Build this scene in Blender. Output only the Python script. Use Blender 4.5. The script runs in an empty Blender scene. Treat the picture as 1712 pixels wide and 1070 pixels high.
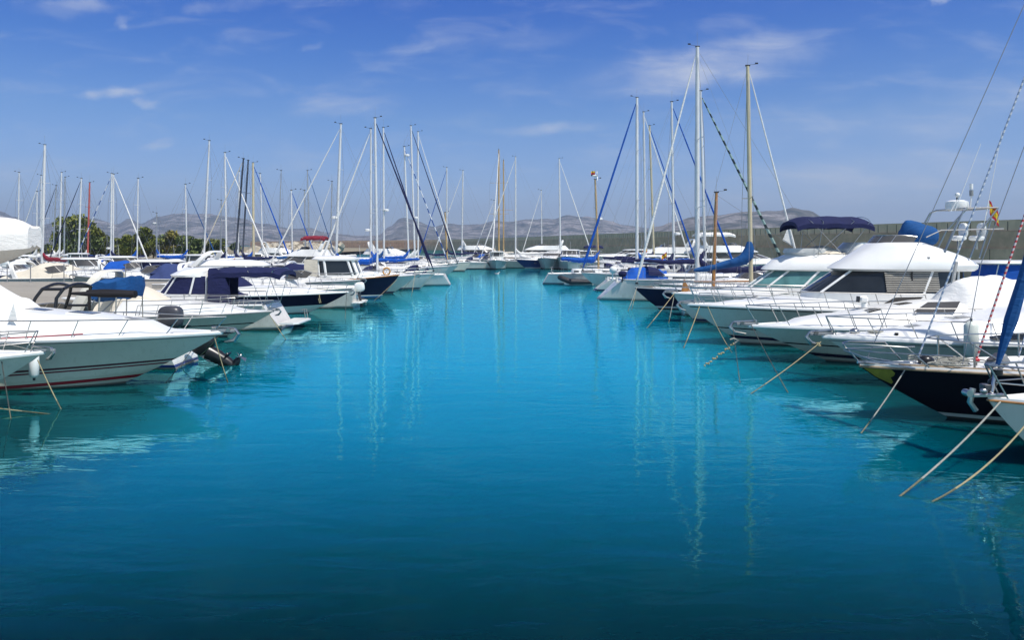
import bpy, math, random
from mathutils import Vector, Matrix, Euler, noise
random.seed(7)
PI = math.pi
R_ = math.radians
sc = bpy.context.scene
C = sc.collection

# ------------------------------------------------------------------ camera
HC = 3.7            # eye height over the water
F = 1344.0          # focal length in photo pixels (photo 1712 wide)
HOR = 408.0         # horizon row
cam = bpy.data.cameras.new("camera"); camo = bpy.data.objects.new("camera", cam); C.objects.link(camo)
camo.location = (0, 0, HC); camo.rotation_euler = (PI/2, 0, 0)
cam.sensor_width = 36; cam.lens = 36*F/1712; cam.shift_y = -(535-HOR)/1712
cam.clip_start = 0.1; cam.clip_end = 20000
sc.camera = camo
def PX(x, d): return (x-856)/F*d
def PZ(y, d): return HC+(HOR-y)/F*d
def WL(y): return HC*F/(y-HOR)     # distance of a waterline seen at row y

# ------------------------------------------------------------------ light
SUN = Vector((0.36, -0.33, 0.90)).normalized()
sl = bpy.data.lights.new("sun", 'SUN'); sl.energy = 4.3; sl.angle = R_(0.5); sl.color = (1, .955, .89)
so = bpy.data.objects.new("sun", sl); C.objects.link(so); so.rotation_euler = SUN.to_track_quat('Z', 'Y').to_euler(); so.location = (20, -20, 60)
sc.view_settings.view_transform = 'Standard'; sc.view_settings.look = 'None'; sc.view_settings.gamma = 1
sc.view_settings.exposure = 0.25
w = bpy.data.worlds.new("World"); sc.world = w; w.use_nodes = True
N = w.node_tree.nodes; LK = w.node_tree.links
for n in list(N): N.remove(n)
def wn(t, **k):
    n = N.new(t)
    for a, b in k.items(): setattr(n, a, b)
    return n
sky = wn('ShaderNodeTexSky'); sky.sky_type = 'NISHITA'; sky.sun_disc = False
sky.sun_elevation = math.asin(SUN.z); sky.sun_rotation = math.atan2(SUN.x, SUN.y)
sky.air_density = 1.0; sky.dust_density = 0.3; sky.ozone_density = 3.0; sky.altitude = 0
tc = wn('ShaderNodeTexCoord'); sep = wn('ShaderNodeSeparateXYZ'); LK.new(tc.outputs['Generated'], sep.inputs[0])
def wm(op, a, b=None, clamp=False):
    n = wn('ShaderNodeMath', operation=op, use_clamp=clamp)
    for i, v in enumerate((a, b)):
        if v is None: continue
        if isinstance(v, (int, float)): n.inputs[i].default_value = v
        else: LK.new(v, n.inputs[i])
    return n.outputs[0]
yy = wm('MAXIMUM', sep.outputs[1], 0.05)
uu = wm('DIVIDE', sep.outputs[0], yy); ww = wm('DIVIDE', sep.outputs[2], yy)
cmb = wn('ShaderNodeCombineXYZ'); LK.new(uu, cmb.inputs[0]); LK.new(ww, cmb.inputs[1])
# deep blue grading of the upper sky by elevation
rmp = wn('ShaderNodeValToRGB'); LK.new(wm('MULTIPLY', sep.outputs[2], 1.0), rmp.inputs[0])
cr = rmp.color_ramp; cr.elements[0].position = 0.0; cr.elements[0].color = (.56, .67, .97, 1)
cr.elements[1].position = 0.60; cr.elements[1].color = (.60, .70, .90, 1)
for p, c in ((.06, (.57, .67, .98, 1)), (.15, (.40, .60, .92, 1)), (.23, (.17, .45, .93, 1)), (.30, (.06, .34, .94, 1)), (.42, (.015, .10, .34, 1))):
    e = cr.elements.new(p); e.color = c
mul = wn('ShaderNodeMix', data_type='RGBA', blend_type='MULTIPLY'); fr_ = wn('ShaderNodeMapRange', interpolation_type='SMOOTHSTEP'); fr_.inputs[1].default_value = -.15; fr_.inputs[2].default_value = .35; LK.new(sep.outputs[1], fr_.inputs[0]); LK.new(fr_.outputs[0], mul.inputs['Factor'])
LK.new(sky.outputs[0], mul.inputs['A']); LK.new(rmp.outputs[0], mul.inputs['B'])
# thin cirrus
dn = wn('ShaderNodeTexNoise'); dn.inputs['Scale'].default_value = 9; dn.inputs['Detail'].default_value = 6; dn.inputs['Roughness'].default_value = .6; LK.new(cmb.outputs[0], dn.inputs['Vector'])
dv = wn('ShaderNodeVectorMath', operation='SUBTRACT'); LK.new(dn.outputs['Color'], dv.inputs[0]); dv.inputs[1].default_value = (.5, .5, .5)
ds = wn('ShaderNodeVectorMath', operation='MULTIPLY'); LK.new(dv.outputs[0], ds.inputs[0]); ds.inputs[1].default_value = (.16, .045, 0)
da = wn('ShaderNodeVectorMath', operation='ADD'); LK.new(cmb.outputs[0], da.inputs[0]); LK.new(ds.outputs[0], da.inputs[1]); wv = da.outputs[0]
tot = None
for (cx, cy, a, b, rot, s) in ((1170, 112, 300, 60, 8, .66), (905, 216, 130, 17, 6, .40), (575, 180, 125, 24, 10, .27), (1490, 300, 420, 70, 4, .42),
                               (185, 157, 52, 14, -3, .50), (222, 176, 30, 12, -10, .42), (262, 238, 38, 12, 15, .34), (110, 6, 120, 24, 0, .60), (212, 36, 26, 20, -30, .34),
                               (880, 66, 170, 26, 8, .20), (1600, 190, 320, 70, 10, .26), (1250, 230, 300, 50, 6, .2), (700, 75, 90, 14, 5, .18), (527, 72, 24, 8, 0, .26), (1597, 6, 20, 12, 0, .42), (330, 12, 60, 14, 0, .28)):
    mp = wn('ShaderNodeMapping', vector_type='TEXTURE')
    mp.inputs['Location'].default_value = ((cx-856)/F, (HOR-cy)/F, 0); mp.inputs['Rotation'].default_value = (0, 0, R_(rot)); mp.inputs['Scale'].default_value = (a/F, b/F, 1)
    LK.new(wv, mp.inputs['Vector'])
    ln = wn('ShaderNodeVectorMath', operation='LENGTH'); LK.new(mp.outputs[0], ln.inputs[0])
    mr = wn('ShaderNodeMapRange', interpolation_type='SMOOTHERSTEP'); mr.inputs[1].default_value = 1.0; mr.inputs[2].default_value = 0.0; mr.inputs[3].default_value = 0; mr.inputs[4].default_value = s
    LK.new(ln.outputs['Value'], mr.inputs[0])
    tot = mr.outputs[0] if tot is None else wm('ADD', tot, mr.outputs[0])
mp = wn('ShaderNodeMapping'); mp.inputs['Scale'].default_value = (5, 19, 1); mp.inputs['Rotation'].default_value = (0, 0, R_(-7)); LK.new(cmb.outputs[0], mp.inputs[0])
nz = wn('ShaderNodeTexNoise'); nz.inputs['Scale'].default_value = 1.6; nz.inputs['Detail'].default_value = 7; nz.inputs['Roughness'].default_value = .58; nz.inputs['Distortion'].default_value = .5
LK.new(mp.outputs[0], nz.inputs['Vector'])
mr = wn('ShaderNodeMapRange'); mr.inputs[1].default_value = .34; mr.inputs[2].default_value = .70; mr.inputs[3].default_value = .30; mr.inputs[4].default_value = 1.15; LK.new(nz.outputs[0], mr.inputs[0])
veil = wn('ShaderNodeMapRange', interpolation_type='SMOOTHSTEP'); veil.inputs[1].default_value = .46; veil.inputs[2].default_value = .80; veil.inputs[3].default_value = 0; veil.inputs[4].default_value = .22; LK.new(nz.outputs[0], veil.inputs[0])
front = wm('GREATER_THAN', sep.outputs[1], 0.05)
fac = wm('MULTIPLY', wm('ADD', wm('MULTIPLY', tot, mr.outputs[0]), veil.outputs[0], True), front, True)
cm = wn('ShaderNodeMix', data_type='RGBA'); LK.new(fac, cm.inputs['Factor']); LK.new(mul.outputs['Result'], cm.inputs['A']); cm.inputs['B'].default_value = (5.2, 5.5, 6.2, 1)
bg = wn('ShaderNodeBackground'); bg.inputs['Strength'].default_value = 0.11; LK.new(cm.outputs['Result'], bg.inputs[0])
wo = wn('ShaderNodeOutputWorld'); LK.new(bg.outputs[0], wo.inputs[0])

# ------------------------------------------------------------------ materials
class Mat:
    def __init__(s, name):
        s.m = bpy.data.materials.new(name); s.m.use_nodes = True
        s.N = s.m.node_tree.nodes; s.L = s.m.node_tree.links; s.b = s.N['Principled BSDF']
    def node(s, t, **k):
        n = s.N.new(t)
        for a, b in k.items(): setattr(n, a, b)
        return n
    def coord(s, which='Object', scale=(1, 1, 1), rot=(0, 0, 0)):
        t = s.node('ShaderNodeTexCoord'); m = s.node('ShaderNodeMapping'); m.inputs['Scale'].default_value = scale; m.inputs['Rotation'].default_value = rot
        s.L.new(t.outputs[which], m.inputs[0]); return m.outputs[0]
    def noise(s, vec, scale, detail=4, rough=.55, dist=0):
        n = s.node('ShaderNodeTexNoise'); n.inputs['Scale'].default_value = scale; n.inputs['Detail'].default_value = detail
        n.inputs['Roughness'].default_value = rough; n.inputs['Distortion'].default_value = dist; s.L.new(vec, n.inputs['Vector']); return n.outputs[0]
    def ramp(s, fac, stops):
        r = s.node('ShaderNodeValToRGB'); s.L.new(fac, r.inputs[0]); e = r.color_ramp.elements
        e[0].position, e[0].color = stops[0][0], (*stops[0][1], 1); e[1].position, e[1].color = stops[-1][0], (*stops[-1][1], 1)
        for p, c in stops[1:-1]: q = e.new(p); q.color = (*c, 1)
        return r.outputs[0]
    def mix(s, fac, a, b):
        n = s.node('ShaderNodeMix', data_type='RGBA')
        for k, v in (('Factor', fac), ('A', a), ('B', b)):
            if isinstance(v, (int, float)): n.inputs[k].default_value = v
            elif isinstance(v, tuple): n.inputs[k].default_value = (*v[:3], 1)
            else: s.L.new(v, n.inputs[k])
        return n.outputs['Result']
    def math(s, op, a, b=0.0):
        n = s.node('ShaderNodeMath', operation=op)
        for i, v in enumerate((a, b)):
            if isinstance(v, (int, float)): n.inputs[i].default_value = v
            else: s.L.new(v, n.inputs[i])
        return n.outputs[0]
    def bump(s, h, strength=.3, dist=.02):
        b = s.node('ShaderNodeBump'); b.inputs['Strength'].default_value = strength; b.inputs['Distance'].default_value = dist
        s.L.new(h, b.inputs['Height']); s.L.new(b.outputs[0], s.b.inputs['Normal'])
    def set(s, rough=.5, metal=0, spec=.5, coat=0):
        s.b.inputs['Roughness'].default_value = rough; s.b.inputs['Metallic'].default_value = metal
        s.b.inputs['Specular IOR Level'].default_value = spec; s.b.inputs['Coat Weight'].default_value = coat
    def col(s, c):
        if isinstance(c, tuple): s.b.inputs['Base Color'].default_value = (*c, 1)
        else: s.L.new(c, s.b.inputs['Base Color'])

def m_plain(name, c, rough=.4, metal=0, var=.12, scale=2.5, coat=0, bump=0, bscale=20):
    m = Mat(name); v = m.coord(); n = m.noise(v, scale, 5, .6)
    lo = tuple(x*(1-var) for x in c); hi = tuple(min(1, x*(1+var*.5)) for x in c)
    m.col(m.ramp(n, [(.3, lo), (.7, hi)])); m.set(rough, metal, .5, coat)
    if bump: m.bump(m.noise(v, bscale, 3), bump, .02)
    return m.m
def m_cloth(name, c, var=.18):
    m = Mat(name); v = m.coord(); n = m.noise(v, 2.2, 5, .6)
    m.col(m.ramp(n, [(.3, tuple(x*(1-var) for x in c)), (.72, tuple(min(1, x*(1+var*.5)) for x in c))])); m.set(.85, 0, .3)
    f = m.noise(m.coord(scale=(1, 1, 2.2), rot=(.3, .2, .5)), 3.2, 4, .55, .8); m.bump(f, .5, .06); return m.m
def m_hull(name, base, bands=(), rough=.22, dirt=.10, slope=0.0):
    """gelcoat, bands = (z0, z1, colour) boot stripes measured above the water, sloping up to the bow"""
    m = Mat(name); t = m.node('ShaderNodeTexCoord'); sp = m.node('ShaderNodeSeparateXYZ'); m.L.new(t.outputs['Object'], sp.inputs[0])
    z = m.math('SUBTRACT', sp.outputs[2], m.math('MULTIPLY', sp.outputs[0], slope)) if slope else sp.outputs[2]
    n = m.noise(m.coord(scale=(1.2, 1.2, .35)), 2.4, 5, .6)
    c = m.ramp(n, [(.3, tuple(x*(1-dirt) for x in base)), (.65, base)])
    if min(base) > .3:
        st = m.noise(m.coord(scale=(5, 5, .25)), 1.6, 4, .6); c = m.mix(m.math('MULTIPLY', m.math('GREATER_THAN', st, .60), .16), c, (.38, .32, .22))
        gz = m.math('MULTIPLY', m.math('LESS_THAN', m.math('ADD', z, m.math('MULTIPLY', st, .22)), .30), .22); c = m.mix(gz, c, (.30, .30, .20))
    for z0, z1, col in bands:
        f = m.math('MULTIPLY', m.math('GREATER_THAN', z, z0), m.math('LESS_THAN', z, z1)); c = m.mix(f, c, col)
    # grime right above the water
    g = m.math('MULTIPLY', m.math('LESS_THAN', sp.outputs[2], .05), .75); c = m.mix(g, c, (.05, .06, .05))
    dk = max(base) < .1; m.col(c); m.set(.35 if dk else rough, 0, .2 if dk else .5, 0 if dk else .25); return m.m
def m_strip(name, c1, c2, freq):
    m = Mat(name); t = m.node('ShaderNodeTexCoord'); sp = m.node('ShaderNodeSeparateXYZ'); m.L.new(t.outputs['Object'], sp.inputs[0])
    f = m.math('FRACT', m.math('ADD', m.math('MULTIPLY', sp.outputs[2], freq), m.math('MULTIPLY', m.noise(m.coord(), 1.5), .8)))
    m.col(m.mix(m.math('GREATER_THAN', f, .45), c1, c2)); m.set(.8); return m.m
M = {}
WHITE = (.80, .795, .77)
M['gel'] = m_plain('white_gelcoat', WHITE, .28, 0, .07, 1.4, .15)
M['gel2'] = m_plain('ivory_gelcoat', (.74, .70, .60), .32, 0, .07, 1.4, .1)
M['deckgrey'] = m_plain('nonskid_deck', (.60, .60, .575), .6, 0, .12, 3, 0, .2, 90)
M['glass'] = m_plain('dark_glass', (.018, .022, .026), .06, 0, .3, 1)
M['aqua'] = m_plain('green_tinted_glass', (.10, .24, .24), .05, 0, .5, 1.1)
M['smoke'] = m_plain('smoked_perspex', (.09, .085, .08), .12, 0, .3, 1)
M['slat'] = m_plain('blind_slats', (.33, .31, .27), .5, 0, .15, 4)
M['steel'] = m_plain('polished_steel', (.50, .49, .47), .3, 1, .1, 3)
M['alu'] = m_plain('painted_mast', (.70, .70, .70), .35, .15, .08, 2)
M['alu2'] = m_plain('anodised_mast', (.46, .47, .50), .35, .6, .12, 2)
M['cream'] = m_plain('cream_mast', (.56, .49, .33), .4, 0, .12, 2)
M['wood'] = m_plain('varnished_wood', (.42, .19, .055), .3, 0, .35, 5, .3)
M['palewood'] = m_plain('pale_wood_mast', (.50, .33, .14), .4, 0, .25, 4)
M['teak'] = m_plain('weathered_teak', (.33, .24, .15), .65, 0, .3, 6)
M['darkmast'] = m_plain('dark_mast', (.035, .045, .07), .35, .2, .2, 2)
M['redmast'] = m_plain('red_mast', (.45, .09, .07), .4, 0, .15, 2)
M['black'] = m_plain('black_plastic', (.014, .014, .016), .3, 0, .3, 4)
M['rubber'] = m_plain('dark_rubber', (.03, .03, .035), .6, 0, .3, 4)
M['grey'] = m_plain('grey_plastic', (.25, .26, .27), .45, 0, .2, 4)
M['darkgrey'] = m_plain('charcoal_cowling', (.055, .055, .065), .35, 0, .2, 3)
M['fender'] = m_plain('fender_vinyl', (.62, .66, .60), .4, 0, .15, 3)
M['rope'] = m_plain('tan_rope', (.36, .30, .17), .9, 0, .3, 30)
M['ropew'] = m_plain('pale_rope', (.34, .34, .30), .9, 0, .45, 45)
M['weedy'] = m_plain('wet_weedy_rope', (.12, .115, .06), .6, 0, .5, 25)
M['roped'] = m_plain('dark_rope', (.05, .055, .05), .9, 0, .3, 30)
M['roper'] = m_strip('red_flecked_rope', (.5, .05, .06), (.6, .5, .5), 9.0)
M['wire'] = m_plain('rigging_wire', (.30, .30, .32), .4, .6, .1, 3)
M['wirew'] = m_strip('white_flecked_rope', (.62, .64, .68), (.25, .32, .45), 8.0)
M['c_white'] = m_cloth('white_canvas', (.78, .77, .74), .07)
M['c_cream'] = m_cloth('cream_canvas', (.66, .60, .49), .1)
M['c_blue'] = m_cloth('bright_blue_canvas', (.006, .085, .42))
M['c_mid'] = m_cloth('sea_blue_canvas', (.008, .075, .24))
M['c_navy'] = m_cloth('navy_canvas', (.010, .014, .065))
M['c_slate'] = m_cloth('slate_blue_canvas', (.035, .055, .16))
M['c_red'] = m_cloth('maroon_canvas', (.20, .015, .03))
M['c_black'] = m_cloth('black_canvas', (.014, .013, .016))
M['dash'] = m_strip('blue_white_furled_cloth', (.01, .06, .25), (.62, .64, .68), .8)
M['twist'] = m_strip('green_black_furled_cloth', (.015, .03, .035), (.25, .36, .33), 1.6)
M['redp'] = m_plain('red_paint', (.45, .02, .03), .4)
M['yelp'] = m_plain('yellow_paint', (.60, .42, .02), .4)
M['gold'] = m_plain('gilt_scroll', (.30, .24, .025), .5, 0, .3, 8)
M['orange'] = m_plain('orange_paint', (.65, .30, .06), .5)
M['darkred'] = m_plain('dark_red_tape', (.28, .02, .03), .5)

# ------------------------------------------------------------------ mesh builder
class MB:
    def __init__(s): s.v = []; s.f = []; s.mi = []; s.mats = []; s.uv = None
    def _m(s, mat):
        if mat not in s.mats: s.mats.append(mat)
        return s.mats.index(mat)
    def add(s, vs, fs, mat):
        o = len(s.v); k = s._m(mat); s.v += [tuple(v) for v in vs]
        for f in fs: s.f.append(tuple(i+o for i in f)); s.mi.append(k)
        return s
    def grid(s, rows, mat, close=False, flip=False):
        n = len(rows[0]); vs = [p for r in rows for p in r]; fs = []
        for i in range(len(rows)-1):
            for j in range(n if close else n-1):
                a, b = i*n+j, i*n+(j+1) % n; q = (a, b, b+n, a+n)
                fs.append(q[::-1] if flip else q)
        return s.add(vs, fs, mat)
    def fan(s, ring, mat, flip=False):
        c = sum((Vector(p) for p in ring), Vector())/len(ring); n = len(ring)
        return s.add(list(ring)+[c], [((i+1) % n, i, n) if flip else (i, (i+1) % n, n) for i in range(n)], mat)
    def tube(s, pts, r, mat, n=6, caps=True):
        pts = [Vector(p) for p in pts]; m = len(pts)
        if m < 2: return s
        rr = r if isinstance(r, (list, tuple)) else [r]*m
        rows = []; prev = None
        for i, p in enumerate(pts):
            d = (pts[min(i+1, m-1)]-pts[max(i-1, 0)])
            d = d.normalized() if d.length > 1e-9 else Vector((0, 0, 1))
            if prev is None: u = d.orthogonal().normalized()
            else:
                u = prev-d*prev.dot(d); u = u.normalized() if u.length > 1e-6 else d.orthogonal().normalized()
            prev = u; v = d.cross(u)
            rows.append([p+(u*math.cos(2*PI*k/n)+v*math.sin(2*PI*k/n))*rr[i] for k in range(n)])
        s.grid(rows, mat, True)
        if caps: s.fan(rows[0], mat, True); s.fan(rows[-1], mat)
        return s
    def box(s, c, d, mat, rot=None, bev=.12):
        c = Vector(c); hx, hy, hz = d[0]/2, d[1]/2, d[2]/2; b = min(hx, hy, hz)*bev*2
        b = min(b, min(hx, hy, hz)*.95)
        def ring(z, i): return [(-hx+i, -hy+b, z), (-hx+b, -hy+i, z), (hx-b, -hy+i, z), (hx-i, -hy+b, z), (hx-i, hy-b, z), (hx-b, hy-i, z), (-hx+b, hy-i, z), (-hx+i, hy-b, z)]
        rs = [[(p[0]*(1-b/hx*.9 if e else 1), p[1]*(1-b/hy*.9 if e else 1), p[2]) for p in ring(z, 0)] for z, e in ((-hz, 1), (-hz+b, 0), (hz-b, 0), (hz, 1))]
        m = rot.to_matrix() if rot is not None else Matrix.Identity(3)
        rs = [[c+m @ Vector(p) for p in r] for r in rs]
        s.grid(rs, mat, True); s.fan(rs[0], mat, True); s.fan(rs[-1], mat); return s
    def ball(s, c, r, mat, nu=12, nv=8, rot=None, p=1.0):
        c = Vector(c); r = r if isinstance(r, (list, tuple)) else (r, r, r); m = rot.to_matrix() if rot is not None else Matrix.Identity(3)
        sg = lambda x: math.copysign(abs(x)**p, x)
        rows = []
        for i in range(nv+1):
            a = -PI/2+PI*i/nv
            rows.append([c+m @ Vector((r[0]*sg(math.cos(a))*sg(math.cos(2*PI*j/nu)), r[1]*sg(math.cos(a))*sg(math.sin(2*PI*j/nu)), r[2]*sg(math.sin(a)))) for j in range(nu)])
        return s.grid(rows, mat, True)
    def build(s, name, parent=None, smooth=38):
        me = bpy.data.meshes.new(name); me.from_pydata(s.v, [], s.f)
        for m in s.mats: me.materials.append(M[m] if isinstance(m, str) else m)
        me.polygons.foreach_set('material_index', s.mi)
        if smooth:
            me.polygons.foreach_set('use_smooth', [True]*len(s.f)); me.set_sharp_from_angle(angle=R_(smooth))
        me.update(); o = bpy.data.objects.new(name, me); C.objects.link(o)
        if parent is not None: o.parent = parent
        return o
def empty(name, label, cat, loc, rz=0, group=None):
    o = bpy.data.objects.new(name, None); C.objects.link(o); o.location = loc; o.rotation_euler = (0, 0, rz); o.empty_display_size = .3
    o['label'] = label; o['category'] = cat
    if group: o['group'] = group
    return o
def tag(o, label, cat, group=None):
    o['label'] = label; o['category'] = cat
    if group: o['group'] = group
    return o
def struct(o): o['kind'] = 'structure'; return o
def sm(a, b, x):
    t = max(0, min(1, (x-a)/(b-a))); return t*t*(3-2*t)
def interp(tab, x):
    if x <= tab[0][0]: return tab[0][1]
    for (a, va), (b, vb) in zip(tab, tab[1:]):
        if x <= b:
            t = (x-a)/(b-a); t = t*t*(3-2*t); return va+(vb-va)*t
    return tab[-1][1]
def ring(xb, xf, hw, z, n=3.2, nose=.6, K=44):
    xc, a = (xb+xf)/2, (xf-xb)/2; out = []
    for k in range(K):
        th = 2*PI*k/K; c, s = math.cos(th), math.sin(th)
        x = a*math.copysign(abs(c)**(2/n), c); y = hw*math.copysign(abs(s)**(2/n), s)
        y *= 1-(1-nose)*max(0, x/a)**2
        out.append(Vector((xc+x, y, z)))
    return out

# ------------------------------------------------------------------ boats
class Boat:
    def __init__(s, name, label, cat, tip, head, L, B, fb, fs, rake=1.4, tm=.42, p=2.4, pw=1.5, wf=.86, fl=1.2, srake=0., st=.06, group=None, hull='hw', end='bow', yaw=0., sheerp=2.0, roll=0.):
        a = R_(head+yaw); ex = L/2 if end == 'bow' else -L/2
        loc = (tip[0]-math.cos(a)*ex, tip[1]-math.sin(a)*ex, 0)
        s.o = empty(name, label, cat, loc, a, group); s.o.rotation_euler[0] = R_(roll)
        s.L, s.B, s.fb, s.fs, s.rake, s.tm, s.p, s.pw, s.wf, s.fl, s.srake, s.st, s.sp = L, B, fb, fs, rake, tm, p, pw, wf, fl, srake, st, sheerp
        s.mkhull(hull)
    def W(s, p):   # local -> world
        a = s.o.rotation_euler[2]; l = s.o.location; return Vector((l[0]+p[0]*math.cos(a)-p[1]*math.sin(a), l[1]+p[0]*math.sin(a)+p[1]*math.cos(a), p[2]))
    def zs(s, t): return s.fs+(s.fb-s.fs)*max(0, t)**s.sp
    def bs(s, t):
        u = max(0, (t-s.tm)/(1-s.tm)); q = max(0, (s.tm-t)/s.tm)
        return s.B/2*max(0.0, 1-u**s.p)*(1-s.st*q*q)+.012
    def bw(s, t):
        u = max(0, (t-s.tm)/(1-s.tm)); q = max(0, (s.tm-t)/s.tm)
        return s.B/2*s.wf*max(0.0, 1-u**s.pw)*(1-s.st*1.6*q*q)+.01
    def xx(s, t, zn): return -s.L/2+t*s.L-s.rake*t**3*(1-zn)**1.15+s.srake*(1-t)**6*zn
    def pt(s, t, v, side=1, out=0.):
        zc = .03; zs = s.zs(t); z = zc+(zs-zc)*v; y = s.bw(t)+(s.bs(t)-s.bw(t))*v**(1+s.fl*t)
        return Vector((s.xx(t, z/zs if zs else 1), side*(y+out), z))
    def sheer(s, t, side=1, inset=0., up=0.):
        zs = s.zs(t); return Vector((s.xx(t, 1), side*max(0, s.bs(t)-inset), zs+up))
    def ts(s, n=26):
        return [1-(1-i/n)**1.7 if True else i/n for i in range(n+1)]
    def mkhull(s, mat):
        T = s.ts(30); rows = []; vs = [0, .12, .25, .4, .55, .7, .85, 1]
        for t in T:
            r = []
            for sd in (-1, 1):
                col = [s.pt(t, v, sd) for v in vs]
                k = s.bw(t)
                under = [Vector((s.xx(t, 0)-.25*t*t, 0, -.45)), Vector((s.xx(t, 0)-.1*t*t, sd*k*.6, -.25))]
                col = under[1:]+col
                r += [*reversed(col)] if sd < 0 else [under[0]]+col
            rows.append(r)
        b = MB(); b.grid(rows, mat, flip=True); b.fan(rows[0], mat)
        s.hull_o = b.build('hull', s.o, 50)
    def deck(s, rise=(), wo=.86, wi=.62, mat='gel', cam=.05, toe=.04, t1=1.0, name='deck', floor=None):
        """rise = [(t, height)]: moulded trunk rising from (or cockpit sinking into) the deck"""
        T = [x*t1 for x in s.ts(40)]; rows = []
        vv = [-1, -.985, -.95, -.9, -.86, -.82, -.76, -.7, -.64, -.58, -.45, -.3, -.15, 0]; vv = vv+[-x for x in reversed(vv[:-1])]
        for t in T:
            h = interp(rise, t) if rise else 0; r = []
            for v in vv:
                a = abs(v); pr = 1-sm(wi, wo, a)
                z = s.zs(t)+.004+cam*(1-a*a)*min(1, s.bs(t))+h*pr+(toe if .95 <= a <= .985 else 0)
                r.append((s.xx(t, 1), v*s.bs(t), z))
            rows.append(r)
        b = MB(); b.grid(rows, mat)
        return b.build(name, s.o, 32)
    def zdeck(s, t, rise, v=0, cam=.05): return s.zs(t)+.004+cam*(1-v*v)*min(1, s.bs(t))+interp(rise, t)*(1-sm(.62, .86, abs(v)))
    def rub(s, mat='grey', r=.028, v=1.0, name='rub_rail', t0=0., t1=1.):
        b = MB(); T = [t0+(t1-t0)*x for x in s.ts(24)]
        pl = [s.pt(t, v, -1, .006) for t in T]+[s.pt(t, v, 1, .006) for t in reversed(T)]
        b.tube(pl, r, mat, 6); return b.build(name, s.o)
    def rail(s, t0, t1, h=.55, n=6, inset=.12, mid=True, gap=False, over=.12, r=.0145, lean=.10, mat='steel', h0=None, name='bow_rail'):
        b = MB(); T = [t0+(t1-t0)*i/22 for i in range(23)]; h0 = h if h0 is None else h0
        def P(t, sd, up, k=1.): 
            hh = (h0+(h-h0)*(t-t0)/(t1-t0))*k
            q = s.sheer(t, sd, inset*(1 if k > 0 else 1)-lean*k*0, hh); q.x += over*sm(.6, 1, t)*k; return q
        top = [P(t, -1, h) for t in T]; top2 = [P(t, 1, h) for t in reversed(T)]
        if gap: b.tube(top, r, mat); b.tube(top2, r, mat)
        else: b.tube(top+top2, r, mat)
        if mid:
            for sd in (-1, 1): b.tube([P(t, sd, 0, .52) for t in T], r*.7, mat, 5)
        for i in range(n+1):
            t = t0+(t1-t0)*i/n
            for sd in (-1, 1): b.tube([s.sheer(max(0, t-.012), sd, inset*.8, .0), P(t, sd, 0)], r*.85, mat, 5)
        return b.build(name, s.o)
    def stack(s, levels, mat, name, capt=True, capb=False, parent=None, n=3.2, nose=.6, seg=None):
        rows = [ring(*l, n=n, nose=nose) for l in levels]
        b = MB(); b.grid(rows, mat, True)
        if capt: b.fan(rows[-1], mat)
        if capb: b.fan(rows[0], mat, True)
        return b.build(name, parent or s.o, 35)
    def glassband(s, l0, l1, mat='glass', pillars=(), n=3.2, nose=.6, name='window_band', pw=.035, pmat='gel', parent=None):
        a, c = ring(*l0, n=n, nose=nose), ring(*l1, n=n, nose=nose)
        b = MB(); b.grid([a, c], mat, True); o = b.build(name, parent or s.o, 35)
        for th in pillars:
            k = int(round(th/360*44)) % 44; q = MB(); q.tube([a[k]+(c[k]-a[k])*-.02, c[k]+(c[k]-a[k])*.02], pw, pmat, 6); q.build('window_pillar', o)
        return o
    def windshield(s, xb, xf, hw, z0, h, lean=.5, mat='smoke', a0=80, fr='steel', nose=.75, mull=5):
        K = 24; lo, hi = [], []
        for k in range(K+1):
            a = R_(-a0+2*a0*k/K); c, sn = math.cos(a), math.sin(a)
            x = (xf-xb)*abs(c)**(.55); y = hw*math.copysign(abs(sn)**.62, sn)
            lo.append(Vector((xb+x, y, z0))); hh = h*(.35+.65*min(1, x/(xf-xb)*1.3))
            hi.append(Vector((xb+x-lean*hh/h, y*.93, z0+hh)))
        b = MB(); b.grid([lo, hi], mat); b.grid([[p+Vector((-.012, 0, 0)) for p in lo], [p+Vector((-.012, 0, 0)) for p in hi]], mat, flip=True)
        o = b.build('windshield', s.o)
        q = MB(); q.tube(hi, .018, fr); q.tube(lo, .014, fr)
        for i in range(1, mull): 
            k = int(K*i/mull); q.tube([lo[k], hi[k]], .014, fr, 5)
        q.build('windshield_frame', o); return o
    def hump(s, t0, t1, prof, mat='c_white', wide=.92, name='canvas_cover', fold=.04, base=0., pw=2.2, ridge=0., parent=None):
        """fabric or moulding draped over part of the boat: prof = [(t, height above sheer)]"""
        rows = []; nt, nv = 30, 22
        sd = random.random()*50
        for i in range(nt+1):
            t = t0+(t1-t0)*i/nt; h = interp(prof, t); r = []
            for j in range(nv+1):
                v = -1+2*j/nv; a = abs(v)
                z = s.zs(t)+base+h*(1-a**pw)*(1-ridge*a)
                p = Vector((s.xx(t, 1), v*s.bs(t)*wide, z))
                nn = noise.noise(Vector((p.x*1.6+sd, p.y*1.8, p.z*1.2)))+.5*noise.noise(Vector((p.x*4+sd, p.y*3.5, p.z*3)))
                k = fold*min(1, 3*(1-a))*min(1, h*3); p.z += nn*k; p.x += k*.5*nn; r.append(p)
            rows.append(r)
        # closed ends
        def close(r, dx):
            return [Vector((p.x+dx, p.y, s.zs(t0 if dx < 0 else t1)+base-.01)) for p in r]
        rows = [close(rows[0], -.02)]+rows+[close(rows[-1], .02)]
        b = MB(); b.grid(rows, mat); return b.build(name, parent or s.o, 60)
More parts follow.
